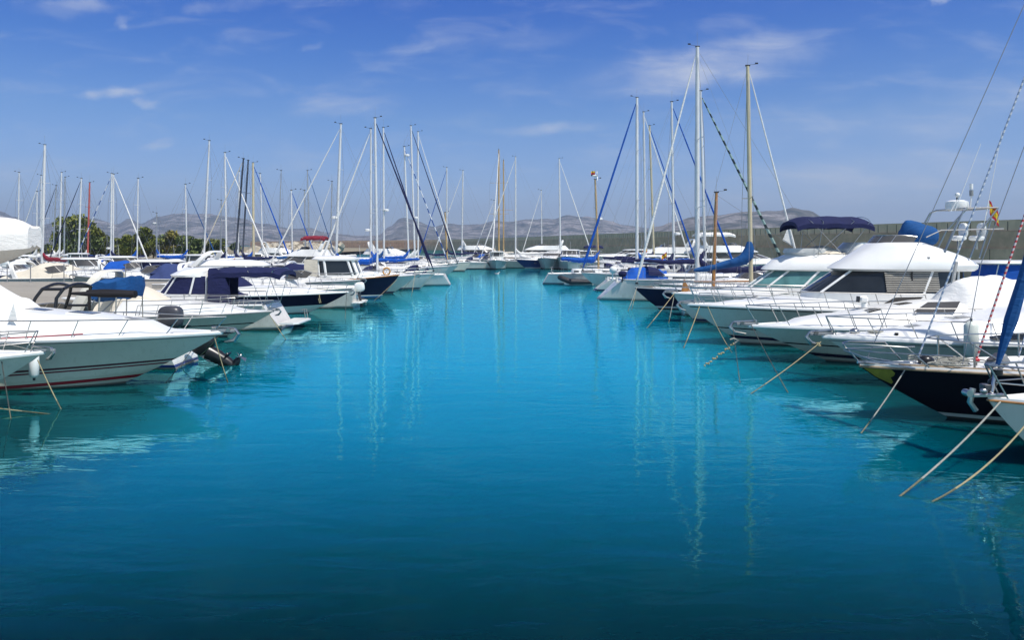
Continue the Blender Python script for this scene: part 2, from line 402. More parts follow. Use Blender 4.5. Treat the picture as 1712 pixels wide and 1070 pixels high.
    def arch(s, x, hw, z0, h, rake=.5, mat='gel', w=.28, th=.09, name='radar_arch'):
        b = MB(); K = 16; rows = []
        for k in range(K+1):
            a = PI*k/K; c, sn = math.cos(a), math.sin(a)
            y = hw*math.copysign(abs(c)**.45, c); z = z0+h*abs(sn)**.55; xo = x-rake*abs(sn)**.55
            ww_ = w*(1.5-.6*abs(sn)); nrm = Vector((0, c, sn)).normalized()
            P = Vector((xo, y, z)); rows.append([P+Vector((ww_/2, 0, 0)), P+nrm*th+Vector((ww_/3, 0, 0)), P+nrm*th-Vector((ww_/3, 0, 0)), P-Vector((ww_/2, 0, 0)), P-nrm*th*.3])
        b.grid(rows, mat, True); return b.build(name, s.o, 40)
    def bimini(s, x0, x1, hw, z, mat='c_navy', legs=(), crown=.16, zb=None, name='bimini', drop=.10, n=3.0):
        b = MB(); K, J = 16, 14; up, dn = [], []
        for i in range(K+1):
            x = x0+(x1-x0)*i/K; e = 2*i/K-1; r = []; r2 = []
            for j in range(J+1):
                v = -1+2*j/J; zz = z+crown*(1-abs(v)**2.4)*(1-.35*abs(e)**3)-drop*abs(e)**6-drop*abs(v)**6+.02*math.cos(e*3*PI)
                r.append(Vector((x, v*hw, zz))); r2.append(Vector((x, v*hw*.99, zz-.035)))
            up.append(r); dn.append(r2)
        # hem
        hem = lambda row: [p-Vector((0, 0, .17)) for p in row]
        b.grid([hem(up[0])]+up+[hem(up[-1])], mat); b.grid(dn, mat, flip=True)
        for sd in (0, -1):
            e = [r[sd] for r in up]; b.grid([e, [p-Vector((0, 0, .20)) for p in e]], mat)
        o = b.build(name, s.o, 60)
        zb = z-1.2 if zb is None else zb; q = MB()
        for (xa, xt) in legs:
            for sd in (-1, 1): q.tube([(xa, sd*hw*.93, zb), (xt, sd*hw*.99, z-.02)], .014, 'steel', 6)
            q.tube([(xt, hw*.97*math.cos(PI*k/10), z-.03+crown*(1-abs(math.cos(PI*k/10))**2.4)) for k in range(11)], .014, 'steel', 6)
        if legs: q.build('bimini_frame', o)
        return o
    def port(s, t, v, w=.34, h=.12, sides=(-1, 1), rim='steel'):
        for sd in sides:
            c = s.pt(t, v, sd, .0); d = (s.pt(t+.02, v, sd)-s.pt(t-.02, v, sd)).normalized(); u = (s.pt(t, v+.06, sd)-s.pt(t, v-.06, sd)).normalized(); nn = d.cross(u).normalized()*(1 if True else -1)
            if nn.y*sd < 0: nn = -nn
            e = [c+nn*.012+d*w/2*math.cos(2*PI*k/20)+u*h/2*math.sin(2*PI*k/20) for k in range(20)]
            b = MB(); b.fan(e, 'glass', sd < 0); 
            b.tube(e+[e[0]], .014, rim, 5, False); b.build('porthole', s.o)
    def side_window(s, t0, t1, v0, v1, mat='glass', sides=(-1, 1), name='hull_window'):
        for sd in sides:
            rows = []
            for i in range(13):
                t = t0+(t1-t0)*i/12; e = math.sin(PI*i/12)**.45; vm = v0
                rows.append([s.pt(t, v0, sd, .012), s.pt(t, v0+(v1-v0)*e*.5, sd, .016), s.pt(t, v0+(v1-v0)*e, sd, .012)])
            b = MB(); b.grid(rows, mat, flip=sd > 0); b.build(name, s.o)
    def anchor(s, big=1.0, out=.3):
        b = MB(); z = s.zs(1)+.05; x = s.L/2
        b.box((x+.05*big, 0, z), (.6*big, .13*big, .07*big), 'grey'); b.tube([(x-.25, 0, z+.1), (x+out*big, 0, z+.06)], .03*big, 'steel')
        b.tube([(x+out*big, 0, z+.06), (x+out*big+.10*big, 0, z-.08*big), (x+out*big-.02, 0, z-.24*big), (x+.08*big, 0, z-.28*big)], [.035*big, .05*big, .06*big, .02*big], 'steel', 8)
        b.tube([(x+.2*big, -.09*big, z+.03), (x+.2*big, .09*big, z+.03)], .055*big, 'steel', 10)
        return b.build('anchor', s.o)
    def hatch(s, t, rise, w=.5, l=.5, mat='smoke', y=0., pitch=None):
        x = s.xx(t, 1); z = s.zdeck(t, rise, 0); z2 = s.zdeck(min(1, t+.03), rise, 0); a = math.atan2(z2-z, .03*s.L)
        b = MB(); b.box((x, y, z+.025), (l, w, .05), 'gel', Euler((0, -a, 0))); b.box((x+.0, y, z+.052), (l*.84, w*.84, .02), mat, Euler((0, -a, 0))); return b.build('deck_hatch', s.o)
    def platform(s, l=.6, z=.28, wf=.86, mat='gel'):
        x = -s.L/2; b = MB(); hw = s.bs(0)*wf
        rr = [[Vector((x+.05-(l+.05)*a, sd, zz)) for a, sd in ((0, -hw), (.75, -hw), (1, -hw*.8), (1, hw*.8), (.75, hw), (0, hw))] for zz in (z-.07, z-.01, z)]
        rr[2] = [p+Vector((.02, 0, 0)) for p in rr[2]]
        b.grid(rr, mat, True); b.fan(rr[-1], 'deckgrey'); b.fan(rr[0], mat, True); return b.build('swim_platform', s.o, 30)
    def outboard(s, tilt=0., y=0., z=None, col='darkgrey', k=1.0, x=None, fat=1., leg='darkgrey'):
        z = s.zs(0)-.05 if z is None else z; x = -s.L/2-.1 if x is None else x; rot = Euler((0, R_(tilt), 0)); m = rot.to_matrix(); O = Vector((x, y, z))
        T = lambda p: O+m @ (Vector(p)*k)
        b = MB(); b.tube([T((0, 0, -.05)), T((-.06, 0, -.55)), T((-.06, 0, -.75))], [.11*k*fat, .08*k*fat, .06*k*fat], leg, 10)
        b.box(T((-.08, 0, -.5)), (.42*k, .28*k, .035*k), leg, rot); b.ball(T((-.08, 0, -.78)), (.26*k, .055*k*fat, .055*k*fat), leg, rot=rot)
        b.box(T((-.08, 0, -.92)), (.16*k, .02*k, .22*k), 'darkgrey', rot); b.box(T((.1, 0, -.1)), (.14*k, .26*k, .3*k), 'grey', rot)
        o = b.build('outboard_motor', s.o)
        c = MB(); c.ball(T((-.12, 0, .22)), (.31*k, .21*k, .30*k), col, 16, 12, rot, .62); c.build('cowling', o)
        q = MB(); hub = T((-.36, 0, -.78)); q.ball(hub, (.07*k, .04*k, .04*k), 'steel', rot=rot)
        for i in range(3):
            a = 2*PI*i/3+.3; d = Vector((0, math.cos(a), math.sin(a))); e = Vector((.35, -math.sin(a), math.cos(a)))
            q.add([hub+m @ ((d*.03-e*.03)*k), hub+m @ ((d*.16-e*.08)*k), hub+m @ ((d*.18+e*.06)*k), hub+m @ ((d*.03+e*.03)*k)], [(0, 1, 2, 3)], 'steel')
        q.build('propeller', o); return o
    def line(s, pts, r, mat, name, parent=None, n=5):
        b = MB(); b.tube(pts, r, mat, n); return b.build(name, parent or s.o)
    # ---- sailing gear
    def rig(s, xm, H, mat='alu', r=.085, furl='c_white', fr=.075, boom=None, cover=None, spread=(.42, .70), radar=None, lean=(0, 0), stays=True, back=True, antenna=True, cr=.17, zb=1.0, furl_to=None, furl_from=.965, name='mast', windgen=False, boomc='alu'):
        zd = s.zs((xm+s.L/2)/s.L)
        A = Vector((xm, 0, zd-.05)); T = Vector((xm+lean[0], lean[1], H)); at = lambda k: A+(T-A)*k
        b = MB(); b.tube([A, at(.5), at(.85), T], [r, r, r*.93, r*.75], mat, 10); m = b.build(name, s.o)
        tips = []
        for k in spread:
            w_ = s.B*.36*(1-.25*k); c = at(k); q = MB(); tp = [c+Vector((-.12, sd*w_, .04)) for sd in (-1, 1)]
            q.tube([tp[0], c, tp[1]], .022, mat, 5); q.build('spreader', m); tips.append(tp)
        if stays:
            q = MB()
            for i, sd in enumerate((-1, 1)):
                ch = Vector((xm-.15, sd*(s.bs((xm+s.L/2)/s.L)-.05), zd))
                q.tube([ch]+[tp[i] for tp in tips]+[at(.985)], .012, 'wire', 4); q.tube([ch+Vector((-.4, 0, 0)), at(spread[0]-.02 if spread else .6)], .008, 'wire', 4)
            if back: q.tube([(-s.L/2+.2+s.srake*.8, 0, s.zs(0)), at(.99)], .009, 'wire', 4)
            if not furl: q.tube([(s.L/2-.1, 0, s.zs(1)+.05), at(.98)], .009, 'wire', 4)
            q.build('rigging_wires', s.o)
        if antenna:
            q = MB(); q.tube([T, T+Vector((.02, 0, random.uniform(.5, 1.0)))], .008, 'wire', 4)
            q.tube([T+Vector((-.05, 0, .05)), T+Vector((.45, .05, .12))], .01, 'black', 4); q.box(T+Vector((.48, .05, .16)), (.16, .02, .08), 'black'); q.box(T+Vector((0, 0, .03)), (.24, .14, .07), 'black'); q.build('masthead_gear', m)
        if furl:
            P1 = at(furl_from)+Vector((.1, 0, 0)); P0 = Vector(furl_to) if furl_to else Vector((s.L/2-.12, 0, s.zs(1)+.35)); pts = []; rr = []
            for i in range(15):
                k = i/14; p = P0+(P1-P0)*k; p.x -= .0; pts.append(p); rr.append(fr*(1.0-.55*k)*(1+.10*math.sin(i*2.4)) if 0 < i < 14 else fr*.3)
            q = MB(); q.tube(pts, rr, furl, 8); fo = q.build('furled_sail', s.o)
            g = MB(); g.tube([P0+Vector((.04, 0, -.3)), P0+Vector((0, 0, .02))], .02, 'steel'); g.tube([P0+Vector((0, 0, -.14)), P0+Vector((0, 0, -.04))], .09, 'black', 10); g.build('furling_drum', fo)
        if radar:
            q = MB(); c = at(radar)+Vector((.28, 0, 0)); q.tube([c-Vector((0, 0, .1)), c-Vector((0, 0, .06)), c+Vector((0, 0, .08)), c+Vector((0, 0, .13))], [.12, .27, .27, .14], 'gel', 14); q.tube([at(radar), c-Vector((0, 0, .1))], .03, mat, 5); q.build('radar_dome', m)
        if windgen:
            q = MB(); c = T+Vector((0, 0, .35)); q.tube([T, c], .03, 'alu'); q.ball(c, (.28, .1, .1), 'gel')
            for i in range(6):
                a = PI/3*i; d = Vector((0, math.cos(a), math.sin(a))); q.tube([c+Vector((.2, 0, 0)), c+Vector((.2, 0, 0))+d*.5], [.04, .02], 'gel', 4)
            q.build('wind_generator', m)
        if boom:
            zz = zd+zb; G = Vector((xm-.12, 0, zz)); E = Vector((xm-.12-boom, 0, zz+.12)); q = MB(); q.tube([G, E], .07, boomc, 8)
            q.tube([E, at(.97)], .006, 'wire', 4); q.tube([E*.3+G*.7, Vector((xm-boom*.35, 0, zd+.1))], .012, 'wire', 4); bo = q.build('boom', s.o)
            if cover:
                pts, rr = [], []; K = 22
                for i in range(K+1):
                    k = i/K; p = G+(E-G)*k+Vector((0, 0, .11+.04*math.sin(k*9))); 
                    if i == 0: p += Vector((.16, 0, .95))
                    elif i == 1: p += Vector((.12, 0, .45))
                    elif i == 2: p += Vector((-.03, 0, .10))
                    pts.append(p); rr.append((.07 if i == 0 else .15 if i == 1 else cr*(1.2-.62*k)*(1+.12*math.sin(i*1.9)+.08*math.sin(i*3.1))) if i < K else .04)
                q = MB(); q.tube(pts, rr, cover, 12); q.build('sail_cover', bo)
        return m
    def coachroof(s, xb, xf, hw, h=.38, mat='gel', win=True, z=None, ports=4, nose=.5, wmat='glass'):
        t = ((xb+xf)/2+s.L/2)/s.L; z0 = s.zs(t)-.03 if z is None else z
        lv = [(xb, xf, hw, z0), (xb+.03, xf-.16, hw-.05, z0+h*.75), (xb+.08, xf-.32, hw-.14, z0+h*.95), (xb+.3, xf-.6, hw-.32, z0+h*1.03)]
        c = s.stack(lv, mat, 'coachroof', n=3.4, nose=nose)
        if win:
            a, d = ring(*lv[0], n=3.4, nose=nose), ring(*lv[1], n=3.4, nose=nose)
            for sd in (1, -1):
                ks = [k for k in range(3, 19)] if sd > 0 else [44-k for k in range(3, 19)]
                seg = len(ks)//max(1, ports)
                for i in range(ports):
                    kk = ks[i*seg:(i+1)*seg]
                    if len(kk) < 2: continue
                    P = lambda k, f: a[k % 44]+(d[k % 44]-a[k % 44])*f
                    b = MB(); r0 = [P(k, .35)+Vector((0, sd*.012, 0)) for k in kk]; r1 = [P(k, .8)+Vector((0, sd*.012, 0)) for k in kk]
                    b.grid([r0, r1], wmat, flip=sd < 0); b.build('cabin_window', c)
        return c
    def sprayhood(s, x, hw, h=.6, mat='c_navy', l=1.1, z=None):
        t = (x+s.L/2)/s.L; z0 = s.zs(t)+.3 if z is None else z; K = 14; rows = []
        for f, k in ((0, 1), (.25, .99), (.55, .85), (.8, .45), (1, .05)):
            rows.append([Vector((x+l*f, hw*(1-.1*f)*math.copysign(abs(math.cos(PI*j/K))**.6, math.cos(PI*j/K)), z0+h*k*abs(math.sin(PI*j/K))**.6)) for j in range(K+1)])
        b = MB(); b.grid(rows, mat); o = b.build('sprayhood', s.o, 50)
        q = MB(); r = rows[3]; q.grid([[a+(b_-a)*.15+Vector((.01, 0, .02)) for a, b_ in zip(rows[3][4:11], rows[2][4:11])], [a+(b_-a)*.8+Vector((.01, 0, .02)) for a, b_ in zip(rows[3][4:11], rows[2][4:11])]], 'smoke'); q.build('sprayhood_window', o)
        return o
    def flag(s, p, h=1.1, cols=('redp', 'yelp', 'redp'), w=.55, hh=.36, droop=.55, dx=-1, horiz=True, staff=True):
        p = Vector(p); b = MB()
        if staff: b.tube([p, p+Vector((dx*.12, 0, h))], .012, 'gel', 5)
        o = b.build('flagstaff', s.o) if staff else s.o
        top = p+Vector((dx*.12, 0, h)); q = MB(); J = 8
        ext = (0, .25, .75, 1) if len(cols) == 3 and cols[1] == 'yelp' and cols[0] == 'redp' else (0, .333, .667, 1)
        for c in range(3):
            rows = []
            for f in (ext[c], ext[c+1]):
                rows.append([top+Vector((dx*w*j/J*.75, .05*math.sin(j*1.3+f*2), -hh*f*1.0-droop*w*j/J)) for j in range(J+1)])
            q.grid(rows, cols[c])
        q.build('flag', o)

HW_ = (.72, .68, .62)
M['hw'] = m_hull('white_hull', HW_, ((.05, .14, (.02, .03, .10)),))
M['hw2'] = m_hull('plain_white_hull', (.70, .66, .60), ((.05, .11, (.25, .26, .27)),))
M['hred'] = m_hull('white_hull_red_stripes', (.62, .57, .50), ((.015, .10, (.28, .02, .03)), (.345, .385, (.16, .02, .035)), (.42, .475, (.10, .035, .045))), .2, .08, .045)
M['hnavy'] = m_hull('navy_hull', (.006, .011, .045), ((.05, .16, (.72, .72, .72)),), .12, .2)
M['hnavyw'] = m_hull('navy_over_white_hull', (.006, .009, .040), ((-.5, .33, (.74, .74, .72)),), .12, .2, .035)
M['hfish'] = m_hull('dark_blue_fishing_hull', (.008, .018, .055), ((.02, .16, (.03, .16, .38)), (.17, .24, (.78, .78, .76))), .16, .2, .0)
M['hblack'] = m_hull('near_black_hull', (.004, .004, .011), ((.05, .13, (.55, .55, .52)),), .08, .2)
M['hblue'] = m_hull('mid_blue_hull', (.008, .05, .20), ((.05, .18, (.75, .76, .76)),), .16, .2)
M['hstripe'] = m_hull('white_hull_blue_stripe', WHITE, ((.05, .13, (.015, .03, .16)), (.34, .40, (.02, .05, .25))))
M['hcream'] = m_hull('cream_hull', (.70, .66, .56), ((.05, .13, (.10, .03, .03)),))
M['hblk_line'] = m_hull('white_hull_black_line', (.62, .57, .50), ((.04, .15, (.01, .012, .04)), (.40, .445, (.015, .015, .02))), .2, .08, .03)
M['hgrey'] = m_hull('pale_grey_hull', (.55, .57, .57), ((.04, .12, (.03, .03, .04)),))

# ---------------------------------------------------------------- hull presets
def cruiser(label, tip, head, L=9.5, B=3.1, fb=1.35, fs=1.0, hull='hw', end='bow', yaw=0, name='motor_cruiser', group='motor boats moored along the channel', style='express', canvas='c_navy', glass='smoke', arch=True, rails=True, port=True, cover=None, rake=None, deckm='gel', bim=None, outb=False, plat=True, anchor=True, cat='motor boat', hatches=True, rise_h=.5):
    b = Boat(name, label, cat, tip, head, L, B, fb, fs, rake=rake if rake is not None else L*.17, end=end, yaw=yaw, hull=hull, group=group)
    well = -.45 if not cover else -.1
    rise = [(0, -.05), (.05, well), (.36, well), (.40, rise_h), (.50, rise_h), (.66, rise_h*.72), (.86, .08), (1, 0)]
    b.rise = rise
    b.deck(rise, mat=deckm); b.rub()
    if rails: b.rail(.42, .985, .5, 6)
    if port: b.port(.62, .62); b.port(.74, .66)
    if hatches: b.hatch(.60, rise); b.hatch(.74, rise, .4, .4)
    if anchor: b.anchor(.8)
    x = lambda t: -L/2+t*L
    zc = b.zs(.42)+rise_h
    if style == 'express':
        b.windshield(x(.30), x(.50), B*.40, zc-.03, .48, .55, glass)
        if arch: b.arch(x(.16), B*.44, b.zs(.1), 1.25, .55)
        if canvas and not cover:
            b.hump(.10, .42, [(.10, .5), (.16, 1.05), (.30, 1.15), (.42, .62)], canvas, .84, 'cockpit_canopy', .05)
    elif style == 'hardtop':
        z0 = b.zs(.4)+.12; w = B*.40
        b.stack([(x(.16), x(.60), w, z0-.2), (x(.16), x(.585), w*.99, z0+.42)], 'gel', 'cabin')
        l0, l1 = (x(.17), x(.58), w*.985, z0+.42), (x(.16), x(.47), w*.90, z0+1.02)
        b.glassband(l0, l1, glass, (20, 60, 95, 130, 230, 265, 300, 340))
        b.stack([(x(.08), x(.50), w*.95, z0+1.0), (x(.07), x(.51), w*.97, z0+1.05), (x(.09), x(.48), w*.9, z0+1.15), (x(.14), x(.42), w*.6, z0+1.2)], 'gel', 'roof', capb=True)
        b.line([(x(.3), 0, z0+1.18), (x(.29), 0, z0+2.4)], .012, 'alu', 'antenna')
    elif style == 'fly':
        z0 = b.zs(.4)+.15; w = B*.42
        b.stack([(x(.14), x(.66), w, z0-.3), (x(.14), x(.64), w*.99, z0+.45)], 'gel', 'cabin')
        b.glassband((x(.15), x(.635), w*.985, z0+.45), (x(.14), x(.50), w*.90, z0+1.1), glass, (20, 62, 98, 130, 230, 262, 298, 340))
        b.stack([(x(.02), x(.51), w*.96, z0+1.08), (x(.01), x(.55), w*1.0, z0+1.14), (x(.03), x(.50), w*.95, z0+1.45), (x(.06), x(.40), w*.9, z0+1.85)], 'gel', 'flybridge', capb=True)
        b.windshield(x(.26), x(.38), w*.75, z0+1.82, .3, .25, 'smoke'); b.arch(x(.12), w*.85, z0+1.8, .9, .4)
    elif style == 'pilot':
        z0 = b.zs(.4)+.05; w = B*.36
        b.stack([(x(.34), x(.62), w, z0-.2), (x(.34), x(.62), w*.98, z0+.75)], 'gel', 'wheelhouse', n=5, nose=.85)
        b.glassband((x(.345), x(.615), w*.975, z0+.75), (x(.36), x(.59), w*.93, z0+1.4), glass, (18, 45, 80, 112, 145, 215, 248, 280, 315, 342), n=5, nose=.85, pw=.05)
        b.stack([(x(.32), x(.63), w*1.05, z0+1.38), (x(.32), x(.63), w*1.05, z0+1.45), (x(.36), x(.58), w*.8, z0+1.52)], 'gel', 'roof', n=5, nose=.85, capb=True)
    elif style == 'open':
        b.windshield(x(.34), x(.52), B*.38, zc-.03, .42, .4, glass)
    if cover:
        b.hump(.04, .56, [(.04, .25), (.12, .55), (.30, 1.15), (.42, 1.0), (.56, .45)], cover, .93, 'canvas_cover', .07)
    if bim:
        zz = b.zs(.3)+(2.0 if style != 'fly' else 3.3); b.bimini(x(.06), x(.34), B*.40, zz, bim, [(x(.2), x(.08)), (x(.2), x(.32))], zb=b.zs(.2)+(.1 if style != 'fly' else 2.0))
    if plat and end == 'bow': b.platform()
    if plat and end == 'stern': b.platform(.7)
    if outb: b.outboard(0, 0)
    return b
def yacht(label, mast, d, head, L=11, hull='hw', B=None, fb=1.25, fs=.95, mat='alu', furl='c_white', boom=True, cover='c_blue', yaw=0, hood='c_navy', xm=.10, radar=None, r=.08, group='sailing boats moored in the harbour', srake=.55, name='sailing_yacht', fj=None, frr=.075, cr=.17, roof=True, teak=False, **k):
    """mast = (x_top, y_top, x_base) in photo pixels, d = distance of the mast"""
    B = B or L*.30; a = R_(head+yaw); X = PX(mast[2], d); H = PZ(mast[1], d); lean = PX(mast[0], d)-X
    xm_l = xm*L; tip = (X+math.cos(a)*(L/2-xm_l), d+math.sin(a)*(L/2-xm_l))
    b = Boat(name, label, 'sailing boat', tip, head, L, B, fb, fs, rake=L*.11, tm=.45, p=1.9, pw=1.7, wf=.86, fl=.35, srake=srake, st=.34, group=group, hull=hull, yaw=yaw, sheerp=1.7)
    rise = [(0, -.02), (.04, -.38), (.26, -.38), (.29, 0), (1, 0)]
    b.deck(rise, .72, .64, 'teak' if teak else 'gel', .07); b.rub('teak' if teak else 'grey', .022)
    if roof: b.coachroof(-L*.22, L*.24, B*.30, .40)
    b.rail(.80, .985, .55, 3, .07, True, name='pulpit', r=.013)
    q = MB()
    for sd in (-1, 1):
        for hh in (.3, .58): q.tube([b.sheer(.04+.76*i/8, sd, .07, hh) for i in range(9)], .005, 'wire', 4)
        for i in range(7): q.tube([b.sheer(.06+.12*i, sd, .07, 0), b.sheer(.06+.12*i, sd, .07, .6)], .011, 'steel', 5)
    q.build('guard_rail', b.o)
    if hood: b.sprayhood(-L*.25, B*.30, .55, hood)
    b.rig(xm_l, H, mat, r, furl, frr, boom=L*.36 if boom else None, cover=cover, radar=radar, lean=(lean*math.cos(a), -lean*math.sin(a)), cr=cr, furl_to=None, **k)
    # wheel and stern detail
    q = MB(); cx = -L*.40; zz = b.zs(.1)
    q.tube([(cx, 0, zz-.35), (cx, 0, zz+.15)], .07, 'gel', 8); q.tube([(cx-.1, .38*math.cos(PI*k/8), zz+.2+.38*math.sin(PI*k/8)) for k in range(17)], .014, 'steel', 5, False); q.build('steering_wheel', b.o)
    return b

# ================================================================= THE SETTING
# ---- water
m = Mat('harbour_water'); v = m.coord('Object')
t = m.node('ShaderNodeTexCoord'); sp = m.node('ShaderNodeSeparateXYZ'); m.L.new(t.outputs['Object'], sp.inputs[0])
near_dim = m.node('ShaderNodeMapRange'); near_dim.inputs[1].default_value = 5; near_dim.inputs[2].default_value = 45; m.L.new(m.math('ADD', sp.outputs[1], m.math('MULTIPLY', m.noise(v, .12, 2), 1.5)), near_dim.inputs[0])
bodyc = m.ramp(near_dim.outputs[0], [(0.0, (.0, .001, .001)), (.06, (.0, .003, .003)), (.105, (.0, .021, .026)), (.19, (.0, .061, .092)), (.30, (.0, .112, .180)), (.5, (.0, .160, .265)), (1, (.001, .16, .26))])  # dimming towards the camera is painted into the body colour
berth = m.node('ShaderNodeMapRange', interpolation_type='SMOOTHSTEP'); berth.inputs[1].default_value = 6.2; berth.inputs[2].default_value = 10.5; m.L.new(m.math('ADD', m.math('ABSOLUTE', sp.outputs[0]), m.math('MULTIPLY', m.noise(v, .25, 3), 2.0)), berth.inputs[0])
berth_shade = m.ramp(near_dim.outputs[0], [(0.0, (.0, .002, .002)), (.105, (.0, .008, .011)), (.26, (.0, .021, .026)), (.45, (.0, .036, .040)), (1, (.003, .047, .050))])  # shade and hull reflections along the berths, painted into the water colour
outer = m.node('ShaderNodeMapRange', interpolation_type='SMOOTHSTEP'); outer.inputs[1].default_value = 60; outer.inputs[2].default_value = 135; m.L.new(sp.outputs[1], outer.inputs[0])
bodyc = m.mix(m.math('MAXIMUM', berth.outputs[0], outer.outputs[0]), bodyc, berth_shade)  # painted shade also covers the far water, lowering bounce light
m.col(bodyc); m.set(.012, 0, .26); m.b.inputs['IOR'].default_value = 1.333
n1 = m.noise(m.coord('Object', (.55, 1.25, 1)), 1.0, 3, .5, .4); n2 = m.noise(m.coord('Object', (2.4, 5.0, 1)), 1.0, 3, .5, .3); n3 = m.noise(m.coord('Object', (.07, .10, 1)), 1.0, 2, .5)
patch = m.node('ShaderNodeMapRange'); patch.inputs[1].default_value = .35; patch.inputs[2].default_value = .65; patch.inputs[3].default_value = .45; patch.inputs[4].default_value = 1.25; m.L.new(n3, patch.inputs[0])
h = m.math('ADD', m.math('MULTIPLY', n1, .018), m.math('MULTIPLY', m.math('MULTIPLY', n2, patch.outputs[0]), .0034))
m.bump(h, 1.0, 1.0); M['water'] = m.m
m.b.inputs['Specular IOR Level'].default_value = 0; m.b.inputs['Subsurface Weight'].default_value = 1; m.b.inputs['Subsurface Radius'].default_value = (.4, .9, 1.2); m.b.inputs['Subsurface Scale'].default_value = 1.2
gl = m.node('ShaderNodeBsdfGlossy'); gl.inputs['Roughness'].default_value = .012; gl.inputs['Color'].default_value = (.34, .92, 1, 1)
fr = m.node('ShaderNodeFresnel'); fr.inputs['IOR'].default_value = 1.42
bn = [n for n in m.N if n.type == 'BUMP'][0]; m.L.new(bn.outputs[0], gl.inputs['Normal']); m.L.new(bn.outputs[0], fr.inputs['Normal'])
mx = m.node('ShaderNodeMixShader'); m.L.new(m.math('MULTIPLY', fr.outputs[0], 1.0), mx.inputs[0]); m.L.new(m.b.outputs[0], mx.inputs[1]); m.L.new(gl.outputs[0], mx.inputs[2])
m.L.new(mx.outputs[0], [n for n in m.N if n.type == 'OUTPUT_MATERIAL'][0].inputs['Surface'])
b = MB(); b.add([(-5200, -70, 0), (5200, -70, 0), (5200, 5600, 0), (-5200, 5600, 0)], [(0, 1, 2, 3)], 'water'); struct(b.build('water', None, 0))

# ---- concrete
def m_conc(name, c, streak=.3):
    m = Mat(name); n = m.noise(m.coord('Object', (.5, .5, .5)), 1.0, 7, .62); n2 = m.noise(m.coord('Object', (1.2, 1.2, .12)), 1.0, 5, .6)
    k = m.ramp(n, [(.25, tuple(x*(1-streak) for x in c)), (.75, c)]); k = m.mix(m.math('MULTIPLY', m.math('GREATER_THAN', n2, .56), .22), k, tuple(x*.6 for x in c)); m.col(k); m.set(.9, 0, .3); m.bump(m.noise(m.coord(), 6, 5), .25, .02); return m.m
M['conc'] = m_conc('quay_concrete', (.36, .33, .28)); M['wallc'] = m_conc('breakwater_concrete', (.90, .58, .35), .5); M['wallp'] = m_conc('parapet_concrete', (.95, .69, .44), .3)
M['joint'] = m_plain('concrete_joint', (.10, .09, .075), .9)  # dark strips for the joints between wall panels
M['earth'] = m_plain('dry_ground', (.26, .22, .14), .95, 0, .3, .05)
def quay(name, pts, z=1.0, lip=True):
    b = MB(); n = len(pts)
    lo = [Vector((x, y, -1.2)) for x, y in pts]; hi = [Vector((x, y, z-.06)) for x, y in pts]; cx = sum(p[0] for p in pts)/n; cy = sum(p[1] for p in pts)/n
    top = [Vector((x+(cx-x)*.004, y+(cy-y)*.004, z)) for x, y in pts]
    b.grid([lo, hi, top], 'conc', True); b.add(top, [tuple(range(n))], 'conc'); return struct(b.build(name, None, 20))
quay('left_quay', [(-70, -20), (-18.6, -20), (-18.6, 58), (-70, 58)], 1.0)
quay('left_pier', [(-21.6, 58.2), (-19.4, 58.2), (-19.4, 112), (-21.6, 112)], .8)
quay('right_pier', [(20.6, -10), (22.8, -10), (22.8, 112), (20.6, 112)], .8)
quay('far_quay', [(-70, 136), (24, 136), (24, 147), (-70, 147)], 1.1)
b = MB(); b.add([(-2600, 147.5, .9), (-60, 147.5, .9), (-60, 640, .9), (-2600, 3000, .9)], [(0, 1, 2, 3)], 'earth'); struct(b.build('shore_ground', None, 0))
# ---- breakwater wall
WP = [(86, -20), (73.5, 20), (54, 85), (42, 125), (27, 190), (1.6, 318), (-42, 480), (-152, 660), (-260, 800)]
def wall_pts(step):
    out = []
    for (x0, y0), (x1, y1) in zip(WP, WP[1:]):
        L = math.hypot(x1-x0, y1-y0); k = max(1, int(L/step))
        out += [Vector((x0+(x1-x0)*i/k, y0+(y1-y0)*i/k, 0)) for i in range(k)]
    out.append(Vector((*WP[-1], 0))); return out
P = wall_pts(3.0)
def loft(prof, mat, P):
    rows = []
    for i, p in enumerate(P):
        d = (P[min(i+1, len(P)-1)]-P[max(i-1, 0)]).normalized(); nn = Vector((-d.y, d.x, 0))    # to the harbour side (left)
        if nn.x > 0: nn = -nn
        rows.append([p+nn*o+Vector((0, 0, z)) for o, z in prof])
    b = MB(); b.grid(rows, mat, flip=False); return b
wall_e = empty('breakwater_wall', 'long grey concrete breakwater wall running behind the harbour to the right edge', 'wall', (54, 85, 1))
wall_e.matrix_parent_inverse = Matrix()
def under(o, e):
    o.parent = e; o.matrix_parent_inverse = Matrix.Translation(e.location).inverted()
b = loft([(.95, -1), (.9, 3.2), (.55, 3.25), (.5, 5.1), (0, 5.14)], 'wallc', P); b.grid([[p+Vector((3, 0, -1)) for p in P], [p+Vector((.4, 0, 5.14)) for p in P], [p+Vector((0, 0, 5.14)) for p in P]], 'wallc'); o = b.build('wall_body', None, 30); under(o, wall_e)
b = loft([(.2, 5.14), (.2, 6.24), (.24, 6.26), (.24, 6.32), (-.1, 6.32), (-.1, 5.14)], 'wallp', P)
for i, p in enumerate(P[:90]):
    d = (P[i+1]-P[i]); L = d.length; d.normalize(); nn = Vector((-d.y, d.x, 0)); nn = -nn if nn.x > 0 else nn
    for k in (0, .5):
        q = p+d*L*k+nn*.215+Vector((0, 0, 5.66)); b.box(q, (.06, .05, .98), 'joint', Euler((0, 0, math.atan2(d.y, d.x))), .05)
o = b.build('parapet', None, 30); under(o, wall_e)
b = MB()
